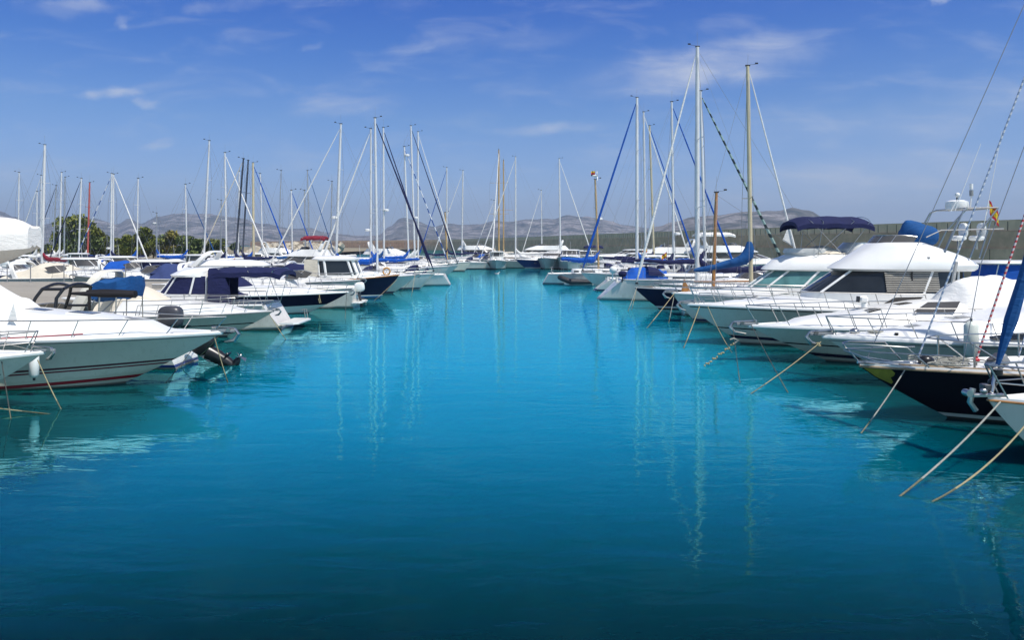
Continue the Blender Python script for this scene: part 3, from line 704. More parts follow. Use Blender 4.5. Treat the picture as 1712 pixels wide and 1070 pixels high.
for i, p in enumerate(P[:70]):
    d = (P[i+1]-P[i]).normalized(); nn = Vector((-d.y, d.x, 0)); nn = -nn if nn.x > 0 else nn
    if i % 2 == 0: b.box(p+nn*.945+Vector((0, 0, 1.4)), (.04, .03, 3.5), 'joint', Euler((0, 0, math.atan2(d.y, d.x))), .05)
o = b.build('wall_joint', None, 30); under(o, wall_e)
# pale rock armour at the far end of the wall, left
M['rock'] = m_plain('pale_rock', (.50, .44, .34), .95, 0, .35, .6, 0, .5, 2)
b = MB()
for i in range(170):
    x = random.uniform(-72, -49); y = random.uniform(210, 236); k = (y-210)/26; s_ = random.uniform(.8, 2.0)
    c = Vector((x, y, .3+3.4*k*random.uniform(.6, 1))); e = Euler((random.random()*3, random.random()*3, random.random()*3)); b.ball(c, (s_, s_*random.uniform(.6, 1), s_*random.uniform(.5, .9)), 'rock', 5, 3, e)
o = b.build('rock_armour', None, 0); o['kind'] = 'stuff'

# ---- mountains
m = Mat('limestone_mountain'); v = m.coord('Object')
n1 = m.noise(v, .0035, 8, .62); n2 = m.noise(m.coord('Object', (1, 1, 2.2)), .013, 7, .68, .6); n3 = m.noise(v, .03, 4, .7)
c = m.ramp(n2, [(.38, (.030, .040, .028)), (.46, (.14, .13, .10)), (.53, (.30, .265, .24)), (.66, (.50, .46, .43))])
c = m.mix(m.math('MULTIPLY', m.math('GREATER_THAN', n1, .54), .55), c, (.055, .065, .038)); c = m.mix(m.math('MULTIPLY', m.math('GREATER_THAN', n3, .60), .5), c, (.04, .045, .03)); m.col(c); m.set(1, 0, .1)
m.bump(m.noise(v, .016, 9, .75), 1.0, 30); M['mount'] = m.m
def mountains(name, prof, r0, r1, r2, seed, rough=.30, x0=-500, x1=2250, amp=1.0):
    rows = []; NX, NR = 460, 56
    for j in range(NR+1):
        r = r0+(r2-r0)*j/NR; row = []
        for i in range(NX+1):
            px = x0+(x1-x0)*i/NX; a = (px-856)/F; X = a*r; Y = r; Hr = max(4, (HOR-interp(prof, px))/F*r1)
            k = sm(r0, r1, r)**.85 if r < r1 else 1-sm(r1, r2, r)*.8
            q = Vector((a*r1*.0016+seed, r*.0016, seed)); f = 0; am = 1
            for o_ in range(6):
                f += am*(1-abs(noise.noise(q))*2); q = q*2.05; am *= .52
            f = f/2.0-.35; fade = 1-.72*math.exp(-((r-r1)/(.1*(r2-r0)))**2)
            fine = noise.noise(Vector((a*r1*.02, r*.01, seed)))*.035+noise.noise(Vector((a*r1*.055, r*.02, seed)))*.022
            row.append((X, Y, max(-2, Hr*(k*(1+fine*amp)+(f*rough*fade)*k**.5*(1.05-k*.35)*amp))-2))
        rows.append(row)
    b = MB(); b.grid(rows, 'mount'); return struct(b.build(name, None, 70))
mountains('mountains', [(-500, 372), (-100, 350), (0, 356), (22, 364), (60, 377), (110, 370), (160, 366), (196, 374), (216, 364), (236, 373), (262, 362), (300, 357), (340, 361), (400, 364), (440, 373), (492, 381), (520, 380), (545, 387), (600, 392), (632, 392), (650, 378), (672, 364), (700, 370), (724, 379), (745, 375), (768, 377), (800, 375), (828, 369), (850, 371), (880, 365), (925, 365), (950, 358), (975, 362), (1000, 366), (1020, 370), (1042, 376), (1060, 378), (1080, 381), (1100, 378), (1130, 372), (1180, 384), (1300, 388), (2250, 395)], 2300, 3900, 5300, 3.7, .42)
mountains('hills', [(-500, 404), (1000, 404), (1060, 396), (1098, 377), (1130, 368), (1160, 361), (1200, 358), (1240, 353), (1275, 352), (1300, 352), (1325, 347), (1350, 351), (1380, 362), (1420, 372), (1500, 384), (1600, 392), (2250, 398)], 1500, 2300, 3000, 9.2, .22)

# ---- trees
def m_leaf(name, c, c2):
    m = Mat(name); n = m.noise(m.coord(), .55, 3, .6); n2 = m.noise(m.coord(), 5, 2, .6); k = m.ramp(n, [(.35, c), (.65, c2)]); k = m.mix(m.math('MULTIPLY', n2, .4), k, tuple(x*1.7 for x in c2)); m.col(k); m.set(.7, 0, .25); return m.m
M['leaf'] = m_leaf('pine_foliage', (.085, .11, .018), (.19, .20, .035)); M['leaf2'] = m_leaf('tamarisk_foliage', (.055, .085, .025), (.13, .16, .045)); M['leaf3'] = m_leaf('autumn_foliage', (.13, .115, .025), (.22, .19, .04))
M['bark'] = m_plain('bark', (.12, .08, .05), .9, 0, .3, 5)
def tree(x, y, h, w, label, leaf='leaf', seed=0, n=2600, lobes=9, name='tree', base=.25, kind=None):
    rnd = random.Random(seed); e = empty(name, label, 'tree', (x, y, .9), 0, 'trees along the far shore')
    b = MB(); b.tube([(0, 0, -.2), (.1, .1, h*.3), (.3, -.1, h*.55)], [h*.035, h*.026, h*.012], 'bark', 8); L = []
    for i in range(lobes):
        a = rnd.uniform(0, 2*PI); rr = rnd.uniform(.15, .62)*w; z = h*(.12+.66*rnd.random()); c = Vector((math.cos(a)*rr, math.sin(a)*rr, z)); r = rnd.uniform(.34, .55)*w*.85
        L.append((c, r)); b.tube([(0, 0, h*.25), c*.5+Vector((0, 0, h*.12)), c], [h*.015, h*.01, .03], 'bark', 5)
    b.build('trunk', e)
    vs, fs = [], []
    for i in range(n):
        c, r = rnd.choice(L); d = Vector((rnd.gauss(0, 1), rnd.gauss(0, 1), rnd.gauss(0, 1))).normalized(); p = c+Vector((d.x*r, d.y*r, d.z*r*.75))*(rnd.random()**.35)*rnd.choice((1, 1, 1.12))
        if p.z < .2: continue
        s_ = rnd.uniform(.2, .42); u = Vector((rnd.gauss(0, 1), rnd.gauss(0, 1), rnd.gauss(0, 1))).normalized(); q = u.cross(Vector((rnd.random(), rnd.random(), 1))).normalized(); o = len(vs)
        vs += [p+u*s_, p+q*s_*.6, p-u*s_, p-q*s_*.6+Vector((0, 0, s_*.2))]; fs.append((o, o+1, o+2, o+3))
    b = MB(); b.add(vs, fs, leaf); b.build('crown', e, 0)
D = 155
for k, (px, top, w, lab, lf, nn, lb) in enumerate(((118, 352, 4.6, 'large rounded green pine, left half of the tall clump behind the masts', 'leaf', 6500, 16), (160, 366, 3.6, 'green pine right beside the tallest clump, slightly lower', 'leaf', 4600, 13),
        (196, 392, 2.6, 'low green bush between the tall pine clump and the round tree', 'leaf', 1600, 7), (232, 376, 3.6, 'round green tree to the right of the tall pine clump', 'leaf', 4200, 11), (283, 376, 2.9, 'bushy tree with yellow-brown top near the short lamp-like mast', 'leaf3', 1400, 7), (272, 392, 3.2, 'dark green low tree in front of the yellow-brown topped tree', 'leaf2', 2800, 10),
        (322, 391, 3.4, 'dense dark green tree at the right of the shore trees', 'leaf2', 3600, 10), (365, 395, 2.4, 'small green tree, last and rightmost along the shore', 'leaf', 1500, 6), (84, 404, 2.4, 'low scrubby bush at the left foot of the tall pines', 'leaf2', 1200, 6), (48, 408, 2.4, 'small dim bush by the white wrapped boat', 'leaf2', 1100, 6), (392, 404, 1.8, 'tiny bush near the two dark masts', 'leaf2', 700, 5), (214, 398, 3.0, 'low dark bush just left of the round tree', 'leaf2', 1500, 7), (256, 394, 3.0, 'low green tree touching the right side of the round tree', 'leaf', 2000, 8), (302, 388, 3.0, 'green tree between the yellow-brown tree and the dense dark one', 'leaf', 2200, 9), (344, 396, 3.0, 'low green tree right of the dense dark one', 'leaf', 1700, 8), (138, 392, 4.6, 'broad low green skirt tree at the middle foot of the tall pines', 'leaf2', 3000, 11), (176, 396, 3.4, 'broad low tree at the right foot of the tall pines', 'leaf', 2200, 9))):
    d = D+(k % 3)*4; tree(PX(px, d), d, PZ(top, d)-.9, w, lab, lf, 11+k, nn, lb)

# ================================================================= LEFT ROW (near to far)
G1 = 'motor boats moored along the channel'
# L0 : the near bow at the left edge
b = Boat('motor_cruiser', 'white bow poking in at the left edge, nearest boat on the left', 'motor boat', (PX(72, 18.2), 18.2), 0, 8.5, 2.6, 1.24, .95, rake=2.1, hull='hw2', group=G1, yaw=2)
b.rise = [(0, -.05), (.4, -.3), (.45, .35), (.7, .25), (.88, .06), (1, 0)]; b.deck(b.rise); b.rub('gel', .05); b.rail(.45, .97, .5, 5); b.anchor(.75, .22)
b.line([b.pt(.80, .5, -1, .01), b.pt(.90, .55, -1, .01), b.pt(.97, .62, -1, .01)], .012, 'black', 'hull_stripe')
L0 = b
# L1 : big white cruiser with red stripes
b = Boat('motor_cruiser', 'large white cruiser with thin red boot stripes and white canvas cover, foreground left', 'motor boat', (PX(370, 21.4), 21.4), 0, 11.0, 3.2, 1.34, 1.24, rake=2.6, p=2.3, pw=1.45, fl=1.6, hull='hred', group=G1, sheerp=1.6)
b.rise = [(0, -.05), (.3, .1), (.40, .62), (.50, .62), (.66, .48), (.80, .30), (.875, .04), (1, 0)]
b.deck(b.rise, .88, .5, cam=.10); b.rub('gel', .055); b.rub('grey', .016, .94, 'rub_strip')
b.rail(.52, .992, .42, 5, .10, False, over=.22, r=.017, h0=.52); b.anchor(1.05, .34)
b.hatch(.67, b.rise, .55, .75); b.hatch(.56, b.rise, .5, .62); b.hatch(.79, b.rise, .32, .5, 'grey')
b.hump(.03, .56, [(.03, .4), (.12, .9), (.30, 1.62), (.42, 1.50), (.50, 1.0), (.56, .52)], 'c_white', .90, 'canvas_cover', .06, .02)
for sd in (-1, 1):
    b.line([b.sheer(.50+.22*i/6, sd, .13, .06+.012*i) for i in range(7)], .018, 'darkred', 'deck_stripe')
    b.side_window(.44, .56, 1.10, 1.28, 'glass', (sd,), 'cabin_window') if False else None
b.line([b.sheer(.55, -1, .1, 0), b.sheer(.545, -1, .1, .62)], .02, 'steel', 'cleat_post'); 
q = MB(); q.add([(2.1-1.6, -1.1, 1.75), (2.25-1.6, -1.1, 2.22), (2.35-1.6, -1.1, 1.75)], [(0, 1, 2)], 'c_white'); q.build('pennant', b.o)
L1 = b
# L2 wake boat with tilted outboard and black tower
b = Boat('ski_boat', 'low white ski boat with black wakeboard tower and tilted black outboard', 'motor boat', (PX(314, 24.6), 24.6), 180, 6.4, 2.1, .85, .72, rake=1.2, hull='hstripe', end='stern', group=G1, st=.03, srake=.25)
b.rise = [(0, -.02), (.05, -.4), (.5, -.4), (.56, .22), (.8, .12), (1, 0)]; b.deck(b.rise, mat='gel2'); b.rub()
b.outboard(56, 0, .42, 'black', 1.2, -3.78, 1.9, 'black')
x0 = .6
for k, mt in ((0, 'black'), (1, 'black')):
    q = MB(); xo = -.32+k*.62
    for sd in (-1, 1): q.tube([(x0+xo*1.35+.45, sd*.95, .9), (x0+xo*1.35+.15, sd*.98, 1.5), (x0+xo+.02, sd*.92, 2.1), (x0+xo-.1, sd*.78, 2.36)], .05, 'black', 8)
    q.tube([(x0+xo-.1, -.78+1.56*i/8, 2.36+.12*math.sin(PI*i/8)) for i in range(9)], .05, 'black', 8)
    if k == 0:
        for sd in (-1, 1): q.tube([(x0-.42, sd*.78, 2.36), (x0+.2, sd*.78, 2.36)], .045, 'black', 8); q.tube([(x0-.25, sd*.95, 1.75), (x0+.45, sd*.97, 1.75)], .04, 'black', 8)
    q.build('wakeboard_tower', b.o)
q = MB(); q.tube([(x0-.45, -.5, 2.22), (x0-1.0, -.45, 2.20), (x0-1.6, -.3, 2.17), (x0-2.1, -.2, 2.15)], [.05, .10, .12, .12], 'c_black', 10); q.tube([(x0-.5, .5, 2.22), (x0-1.2, .2, 2.18), (x0-2.1, -.1, 2.15)], [.04, .1, .1], 'c_black', 10); q.build('rolled_bimini', b.o)
q = MB(); q.tube([(x0+.25, .2+.17*math.cos(PI*k/8), 1.55+.17*math.sin(PI*k/8)) for k in range(17)], .02, 'black', 6, False); q.box((x0+.45, .2, 1.25), (.3, .6, .6), 'gel2'); q.build('steering_wheel', b.o)
L2 = b
# L2b open boat with folded blue bimini and dark cowling
b = Boat('open_motorboat', 'small open boat with blue folded sunshade on steel poles and charcoal outboard', 'motor boat', (PX(272, 28.0), 28.0), 180, 6.6, 2.3, 1.0, .85, rake=1.1, hull='hw2', end='stern', group=G1, st=.03)
b.rise = [(0, -.02), (.05, -.35), (.5, -.35), (.56, .3), (.8, .15), (1, 0)]; b.deck(b.rise, mat='gel2'); b.rub(); b.outboard(0, 0, .85, 'darkgrey', 1.35, -3.42); b.windshield(-.1, 1.3, .9, 1.2, .4, .3); b.arch(-.6, 1.0, 1.0, 1.75, .9, 'gel2', .3, .07)
q = MB(); rows = []
prof = [(-.72, 1.86), (-.95, 2.12), (-1.2, 2.42), (-1.5, 2.50), (-1.9, 2.50), (-2.35, 2.56), (-2.40, 2.25), (-2.32, 1.84), (-2.10, 2.02), (-1.72, 2.02), (-1.45, 1.72), (-1.1, 1.80)]
for i in range(13):
    y_ = -.98+1.96*i/12; e_ = 1-.25*abs(i/6-1)**6
    rows.append([Vector((-1.55+(x_+1.55)*e_+.05*noise.noise(Vector((i*.8, k*.9, 1))), y_, 2.1+(z_-2.1)*e_+.07*noise.noise(Vector((i*.6, k*1.1, 5))))) for k, (x_, z_) in enumerate(prof)])
q.grid(rows, 'c_mid', True); q.fan(rows[0], 'c_mid', True); q.fan(rows[-1], 'c_mid'); q.build('folded_bimini', b.o, 70)
q = MB()
for sd in (-1, 1):
    for xa, xt in ((-1.0, -1.55), (-1.55, -1.6), (-2.15, -2.15), (-.3, -1.6)): q.tube([(xa, sd*1.0, .9), (xt, sd*.95, 2.1)], .022, 'steel', 6)
q.tube([(-1.6, -.95, 2.1), (-1.6, .95, 2.1)], .022, 'steel', 6); q.build('bimini_frame', b.o)
# L3 porthole cruiser
b = Boat('motor_cruiser', 'white cruiser with an oval porthole and cream screen cover behind the red-striped one', 'motor boat', (PX(457, 32.2), 32.2), 0, 9.6, 2.9, 1.0, .85, rake=1.9, pw=1.4, fl=1.4, hull='hblk_line', group=G1)
b.rise = [(0, -.05), (.05, -.4), (.36, -.4), (.40, .62), (.48, .62), (.56, .52), (.75, .34), (.90, .06), (1, 0)]; b.deck(b.rise, .90, .6); b.rub('grey', .03)
b.rail(.50, .985, .45, 6, .1, False, over=.15); b.rail(.40, .86, .62, 4, .14, False, over=0, name='grab_rail'); b.port(.70, .52, .42, .15); b.port(.54, .52, .42, .15); b.anchor(.75)
b.hump(.30, .58, [(.30, .55), (.38, 1.15), (.44, 1.15), (.58, .55)], 'c_cream', .80, 'screen_cover', .02, pw=3.5)
b.arch(-2.6, 1.2, .9, 1.7, -.9, 'gel2', .4, .08)
L3 = b
# L4 hardtop stern-out with navy enclosure
b = Boat('motor_cruiser', 'stern-out hardtop cruiser with open navy canvas enclosure and navy bimini', 'motor boat', (PX(482, 35.6), 35.6), 180, 10.0, 3.1, 1.3, 1.08, rake=1.4, hull='hw2', end='stern', group=G1, st=.16, srake=.75)
b.rise = [(0, -.02), (.06, -.35), (.42, -.35), (.46, .4), (.66, .4), (.88, .08), (1, 0)]; b.deck(b.rise); b.rub('gel', .04); b.platform(.75, .32, .95)
X_ = lambda px: -(PX(px, 35.6)-b.o.location[0])
b.stack([(X_(372), X_(262), 1.32, 1.1), (X_(372), X_(270), 1.3, 1.55)], 'gel', 'cabin')
b.glassband((X_(372), X_(272), 1.29, 1.55), (X_(368), X_(296), 1.2, 2.32), 'c_navy', (24, 62, 98, 130, 230, 262, 298, 336), name='window_cover', pw=.045)
b.stack([(X_(366), X_(292), 1.24, 2.28), (X_(364), X_(290), 1.26, 2.36), (X_(366), X_(305), 1.15, 2.55), (X_(368), X_(325), .8, 2.66)], 'gel', 'roof', capb=True)
q = MB(); xa, xb_ = X_(402), X_(366); q.grid([[Vector((x, y, z)) for x, y, z in ((xa-.1, s_, .95), (xa, s_*.99, 1.8), (xa+.35, s_*.93, 2.5), (xb_-.3, s_*.88, 2.68))] for s_ in (1.35,)]+[[Vector((x, y, z)) for x, y, z in ((xb_, 1.35, .95), (xb_, 1.33, 1.8), (xb_, 1.26, 2.5), (xb_, 1.2, 2.66))]], 'c_navy')
q.grid([[Vector((p.x, -p.y, p.z)) for p in r] for r in ([Vector((xb_, 1.35, .95)), Vector((xb_, 1.33, 1.8)), Vector((xb_, 1.26, 2.5)), Vector((xb_, 1.2, 2.66))], [Vector((xa+.55, 1.35, .95)), Vector((xa+.55, 1.34, 1.8)), Vector((xa+.5, 1.25, 2.5)), Vector((xb_-.3, 1.15, 2.68))])], 'c_navy')
q.grid([[Vector((xb_, y, z)) for y in (-1.3, 0, 1.3)] for z in (.95, 2.6)], 'c_navy'); q.build('canvas_enclosure', b.o, 30)
q = MB(); q.box((xb_-.04, .35, 1.75), (.03, .8, 1.5), 'smoke'); q.box((xb_-.03, .35, 1.75), (.05, .9, 1.6), 'gel', None, .02); q.build('cabin_door', b.o)
b.bimini(X_(482), X_(366), 1.3, 2.58, 'c_navy', [(X_(455), X_(470)), (X_(455), X_(430))], .10, 1.0)
b.rail(.10, .40, .45, 3, .08, False, over=0, name='side_rail')
q = MB(); q.tube([(X_(462), s_*1.0, .4+.0) for s_ in (-1, -.2)], .02, 'steel'); q.tube([(X_(506), -.9, .36), (X_(504), -.9, .75), (X_(498), -.9, .75)], .018, 'steel'); q.tube([(X_(506), -.5, .36), (X_(504), -.5, .75), (X_(498), -.5, .75)], .018, 'steel'); q.build('boarding_ladder', b.o)
# L5 navy over white
b = Boat('motor_cruiser', 'bow-out speed cruiser with navy topsides over a white bottom and navy cockpit cover', 'motor boat', (PX(583, 43.2), 43.2), 0, 10, 3.0, 1.12, .95, rake=2.2, hull='hnavyw', group=G1, pw=1.4)
b.rise = [(0, -.05), (.3, .1), (.42, .42), (.55, .42), (.75, .25), (.90, .05), (1, 0)]; b.deck(b.rise); b.rub('gel', .045); b.rail(.46, .985, .42, 6, .1, True); b.anchor(.8); b.hatch(.62, b.rise)
b.hump(.02, .50, [(.02, .25), (.15, .75), (.32, 1.15), (.40, 1.0), (.50, .42)], 'c_navy', .90, 'cockpit_cover', .03); b.arch(-3.2, 1.2, 1.0, 1.35, .5)
b.line([b.sheer(.86, -1, -.02, 0), b.sheer(.862, -1, -.05, -.22), b.sheer(.868, -1, -.04, -.48), b.sheer(.862, -1, -.03, -.5), b.sheer(.856, -1, -.05, -.25)], .025, 'rope', 'coiled_rope')
L5 = b
# L6 stern-out with white outboard
b = cruiser('stern-out white boat with pale outboard and long dark side windows, before the blue fishing boat', (PX(596, 47.4), 47.4), 180, 8.6, 2.8, 1.35, 1.15, 'hw2', 'stern', style='express', canvas=None, arch=False, glass='smoke', plat=False)
b.side_window(.12, .30, .70, .80, 'glass'); b.side_window(.34, .55, .70, .80, 'glass'); b.outboard(8, 0, .95, 'gel', .95); b.platform(.5, .35, .9); b.rail(.05, .6, .5, 7, .1, True, over=0, name='side_rail')
# L8 big motor cruiser with arched window
b = cruiser('big white hardtop cruiser with arched dark side window beside the pilothouse', (PX(604, 51), 51), 0, 12.5, 3.7, 1.4, 1.2, 'hw', 'bow', style='express', canvas=None, arch=True, glass='glass', port=False)
zz = 1.2; b.stack([(-4.2, 1.9, 1.5, 1.2), (-4.2, 1.7, 1.45, 1.75)], 'gel', 'cabin'); b.glassband((-4.1, 1.6, 1.43, 1.72), (-3.5, .3, 1.25, 2.3), 'smoke', (30, 70, 110, 250, 290, 330)); b.stack([(-4.6, .45, 1.32, 2.28), (-4.6, .5, 1.34, 2.38), (-4.2, .0, 1.1, 2.62), (-3.6, -.8, .8, 2.7)], 'gel', 'roof', capb=True); b.arch(-3.9, 1.3, 2.3, .9, -.9, 'gel', .35)
# L7 fishing boat
b = Boat('fishing_boat', 'white pilothouse boat with dark blue bow and varnished wooden rubbing strake', 'motor boat', (PX(667, 55), 55), 0, 9.6, 3.2, 1.58, 1.0, rake=1.3, fl=1.0, pw=1.6, hull='hfish', group=G1, sheerp=1.5)
b.rise = [(0, -.05), (.05, -.35), (.36, -.35), (.38, .1), (.72, .1), (.74, .42), (.84, .34), (.86, 0), (1, 0)]; b.deck(b.rise, .9, .7); b.rub('wood', .045); b.rail(.62, .985, .42, 5, .08, False)
x = lambda px: PX(px, 55)-b.o.location[0]
b.stack([(x(534), x(604), 1.15, .9), (x(534), x(604), 1.13, 1.62)], 'gel', 'wheelhouse', n=6, nose=.88)
b.glassband((x(535), x(603), 1.12, 1.6), (x(533), x(593), 1.02, 2.62), 'glass', (14, 34, 62, 96, 130, 164, 196, 230, 264, 298, 326, 346), n=6, nose=.88, pw=.09)
b.stack([(x(526), x(598), 1.12, 2.58), (x(525), x(599), 1.14, 2.70), (x(530), x(590), 1.0, 2.85), (x(540), x(575), .6, 2.9)], 'gel', 'roof', n=6, nose=.88, capb=True)
b.stack([(x(600), x(632), .85, 1.2), (x(602), x(628), .78, 1.72)], 'gel', 'trunk_cabin', n=4); b.glassband((x(601), x(633), .86, 1.35), (x(602), x(631), .83, 1.6), 'glass', (40, 320), n=4)
q = MB(); q.grid([[Vector((x(516)+.02*j, y, z)) for j, y in enumerate((-1.2, -.6, 0, .6, 1.2))] for z in (1.0, 1.8, 2.65)], 'c_cream'); q.grid([[Vector((x(516)+.9*f, -1.2, z)) for f in (0, .5, 1)] for z in (1.0, 1.8, 2.65)], 'c_cream'); q.build('aft_curtain', b.o)
L7 = b
L9 = cruiser('white cruiser with sharp bow next to the blue-hulled sailing boat, cream life ring on rail', (PX(696, 60.5), 60.5), 0, 10.5, 3.3, 1.35, 1.1, 'hw', style='express', canvas='c_blue', arch=True, yaw=2)
for (d, tipx, lab, st, hu, kw) in ((77.5, 712, 'white hardtop cruiser with blue canopy two berths past the pilothouse', 'hardtop', 'hw2', dict(canvas=None)),
                                   (96.5, 752, 'small white express cruiser far down the left row', 'express', 'hw', dict(canvas='c_navy')),
                                   (106, 745, 'white flybridge boat at the far end of the left row', 'fly', 'hw2', dict(canvas=None)),
                                   (112, 762, 'low white runabout last in the left row with cream cover', 'open', 'hw2', dict(cover='c_cream'))):
    cruiser(lab, (PX(tipx, d), d), 0, 9 if st != 'fly' else 11, 3.1, 1.3, 1.05, hu, style=st, yaw=random.uniform(-3, 3), **kw)

# ---- sailing boats of the left row
GS = 'sailing boats moored in the left row'
yacht('stern-out sloop with thick white mast and long bright blue sail cover, left of the cluster', (570, 207, 561), 70, 180, 12.5, 'hw', cover='c_blue', xm=.02, r=.11, radar=.38, hood='c_navy', group=GS, cr=.26)
s2 = yacht('sloop with the tallest white mast of the left side and navy furled sail', (627, 197, 631), 66, 0, 11.5, 'hw', furl='c_navy', cover='c_blue', r=.10, group=GS, xm=.09, hood=None, frr=.09, cr=.22)
yacht('stern-out sloop with pale furled jib sloping left from the tall cluster', (620, 215, 620), 72.5, 180, 12, 'hw2', furl='c_white', cover='c_blue', r=.09, group=GS, frr=.10, radar=.30)
yacht('blue-hulled sloop with navy furled sail, bow out past the white ones', (641, 213, 642), 82.5, 0, 12.5, 'hblue', furl='c_navy', cover='c_mid', r=.10, group=GS, frr=.09, xm=.12, radar=.42)
yacht('sloop whose mast carries a white radar reflector near the top, left row', (676, 245, 684), 87.5, 0, 11, 'hw', furl='dash', cover='c_blue', r=.10, group=GS, radar=.93)
yacht('white sloop with slim mast and two radar domes, wide white stern', (687, 210, 694), 92, 0, 13, 'hw2', furl='c_navy', cover='c_white', r=.11, group=GS, xm=.12, radar=.35)
yacht('sloop with bright white furled jib, farthest tall mast of the left row', (699, 220, 699), 101, 0, 12.5, 'hw', furl='c_white', cover='c_white', r=.11, group=GS)
yacht('stern-out white sloop with blue furled jib sloping left, by the far quay', (747, 280, 747), 120, 180, 11, 'hw', furl='c_blue', cover='c_navy', r=.11, group=GS)
yacht('old gaffer with short orange-brown mast near the far quay', (744, 355, 748), 110, 0, 8, 'hcream', mat='palewood', furl=None, cover='c_navy', r=.12, group=GS, hood=None, spread=(.6,))
yacht('white sloop with loose pale sail at the mast foot, near the far corner', (774, 285, 772), 128, 180, 12, 'hw2', furl='c_white', cover='c_navy', r=.12, group=GS)

# ---- end of the basin
GF = 'boats moored across the end of the basin'
k1 = yacht('classic white ketch with two varnished wooden masts and bowsprit, end of the basin', (834, 250, 834), 131, 262, 17, 'hw', mat='palewood', furl='c_white', cover='c_white', r=.14, group=GF, teak=True, hood=None, name='classic_ketch', frr=.10, boomc='palewood')
k1.rig(-3.4, PZ(262, 131), 'palewood', .12, None, 0, boom=3.5, cover='c_white', spread=(.5,), name='mizzen_mast', boomc='palewood'); k1.line([(7.8, 0, 1.5), (10.6, 0, 2.0)], .09, 'palewood', 'bowsprit')
yacht('white sloop beside the wooden ketch with white furled jib', (862, 262, 862), 126, 182, 14, 'hw2', furl='c_white', cover='c_white', r=.12, group=GF, frr=.09, hood='c_white')
yacht('white sloop pointing right with lone tall mast, right part of the basin end', (935, 265, 937), 126, -4, 13, 'hw', furl='c_white', cover='c_white', r=.12, group=GF, frr=.09, hood='c_navy')
yacht('short-masted white sloop left of the wooden ketch masts', (826, 335, 825), 134, 180, 9, 'hw', furl='c_white', cover='c_cream', r=.08, group=GF)
cruiser('dark blue hulled motor boat at the end of the basin', (PX(862, 121), 121), 205, 10, 3.3, 1.4, 1.1, 'hblue', style='hardtop', group=GF, canvas=None)
cruiser('white motor boat with domed clear canopy, bow out at the basin end', (PX(908, 117), 117), 255, 9.5, 3.6, 1.7, 1.3, 'hgrey', style='express', canvas='c_white', group=GF)
cruiser('pale motor boat pointing out beside the domed-canopy one', (PX(948, 114), 114), 262, 10, 3.7, 2.0, 1.5, 'hgrey', style='hardtop', canvas=None, group=GF)
cruiser('white inflatable-like launch at the left of the basin end', (PX(800, 124), 124), -12, 7.5, 2.6, .95, .8, 'hgrey', style='open', group=GF, rails=False)
cruiser('white flybridge yacht with radar arch behind the ketch', (PX(812, 133), 133), 180, 14, 4.2, 1.7, 1.4, 'hw', style='fly', group=GF, canvas=None)
cruiser('low white launch with brown deck left of the ketch bow', (PX(765, 127), 127), 200, 9, 2.8, 1.1, .9, 'hw2', style='hardtop', group=GF, canvas=None)
cruiser('large white motor yacht behind the right end of the basin', (PX(965, 133), 133), 175, 15, 4.4, 1.8, 1.5, 'hw', style='hardtop', group=GF, canvas=None)
cruiser('white motor cruiser between the basin end and the right row', (PX(978, 106), 106), 180, 11, 3.5, 1.5, 1.2, 'hw2', style='hardtop', canvas=None)

cruiser('white express cruiser with navy canopy between the two sloops of the basin end', (PX(905, 136), 136), 180, 11, 3.6, 1.6, 1.3, 'hw', style='hardtop', canvas=None, group=GF, bim='c_navy')
cruiser('white flybridge boat rising behind the dark blue hulled one', (PX(880, 138), 138), 0, 12, 4.0, 1.7, 1.4, 'hw2', style='fly', canvas=None, group=GF)
cruiser('small white boat tucked left of the sloop with loose pale sail', (PX(742, 133), 133), 180, 9, 3.0, 1.3, 1.1, 'hw', style='express', canvas='c_blue', group=GF)
cruiser('white boat with pale cover in the far left corner of the basin end', (PX(722, 138), 138), 0, 10, 3.3, 1.5, 1.2, 'hw2', style='hardtop', canvas=None, group=GF)
cruiser('pale fishing boat with square wheelhouse at the basin end, under the wooden masts', (PX(828, 116.5), 116.5), 268, 8, 2.9, 1.4, 1.0, 'hgrey', style='pilot', canvas=None, group=GF)
yacht('slim white sloop with shortest mast right of centre at the basin end', (905, 318, 906), 134, 180, 9, 'hw2', furl='c_white', cover='c_blue', r=.08, group=GF)
# ================================================================= RIGHT ROW (near to far)
# rk : white bow in the lower right corner
b = Boat('sailing_yacht', 'white yacht bow in the lower right corner with thick blue furled sail', 'sailing boat', (PX(1652, 13.6), 13.6), 180, 9, 2.9, 1.06, .9, rake=1.0, p=1.9, pw=1.8, fl=.3, hull='hw2', group='sailing boats moored in the right row', st=.3, sheerp=1.7, tm=.45)
b.rise = [(0, 0), (1, 0)]; b.deck(None, cam=.06, toe=.05); b.rub('wood', .02); b.rail(.74, .98, .60, 3, .05, True, over=.20, name='pulpit', r=.018); b.coachroof(-2.2, 2.2, .9, .4)
b.rig(1.0, 13.0, 'alu', .09, 'c_mid', .105, boom=3.4, cover='c_mid', furl_to=(4.35, 0, 1.62)); 
q = MB(); q.box((4.5, .0, 1.14), (.55, .12, .05), 'steel'); q.tube([(4.85, -.08, 1.18), (4.85, .08, 1.18)], .06, 'steel', 12); q.box((4.52, 0, 1.28), (.18, .16, .10), 'darkgrey'); q.ball((4.42, .0, 1.36), (.08, .08, .07), 'black'); q.ball((4.6, .05, 1.22), (.07, .05, .05), 'steel'); q.tube([(4.7, -.1, 1.24), (4.75, -.1, 1.0), (4.66, -.08, .86)], .05, 'steel', 8); q.tube([(4.5, .1, 1.2), (4.36, 0, 1.66)], .03, 'steel'); q.build('bow_roller', b.o)
q = MB(); 
for i in range(9): q.tube([(3.3+.26*math.cos(a*.7)+i*.02, .2+.26*math.sin(a*.7), 1.14+.012*i) for a in range(10)], .018, 'ropew', 5)
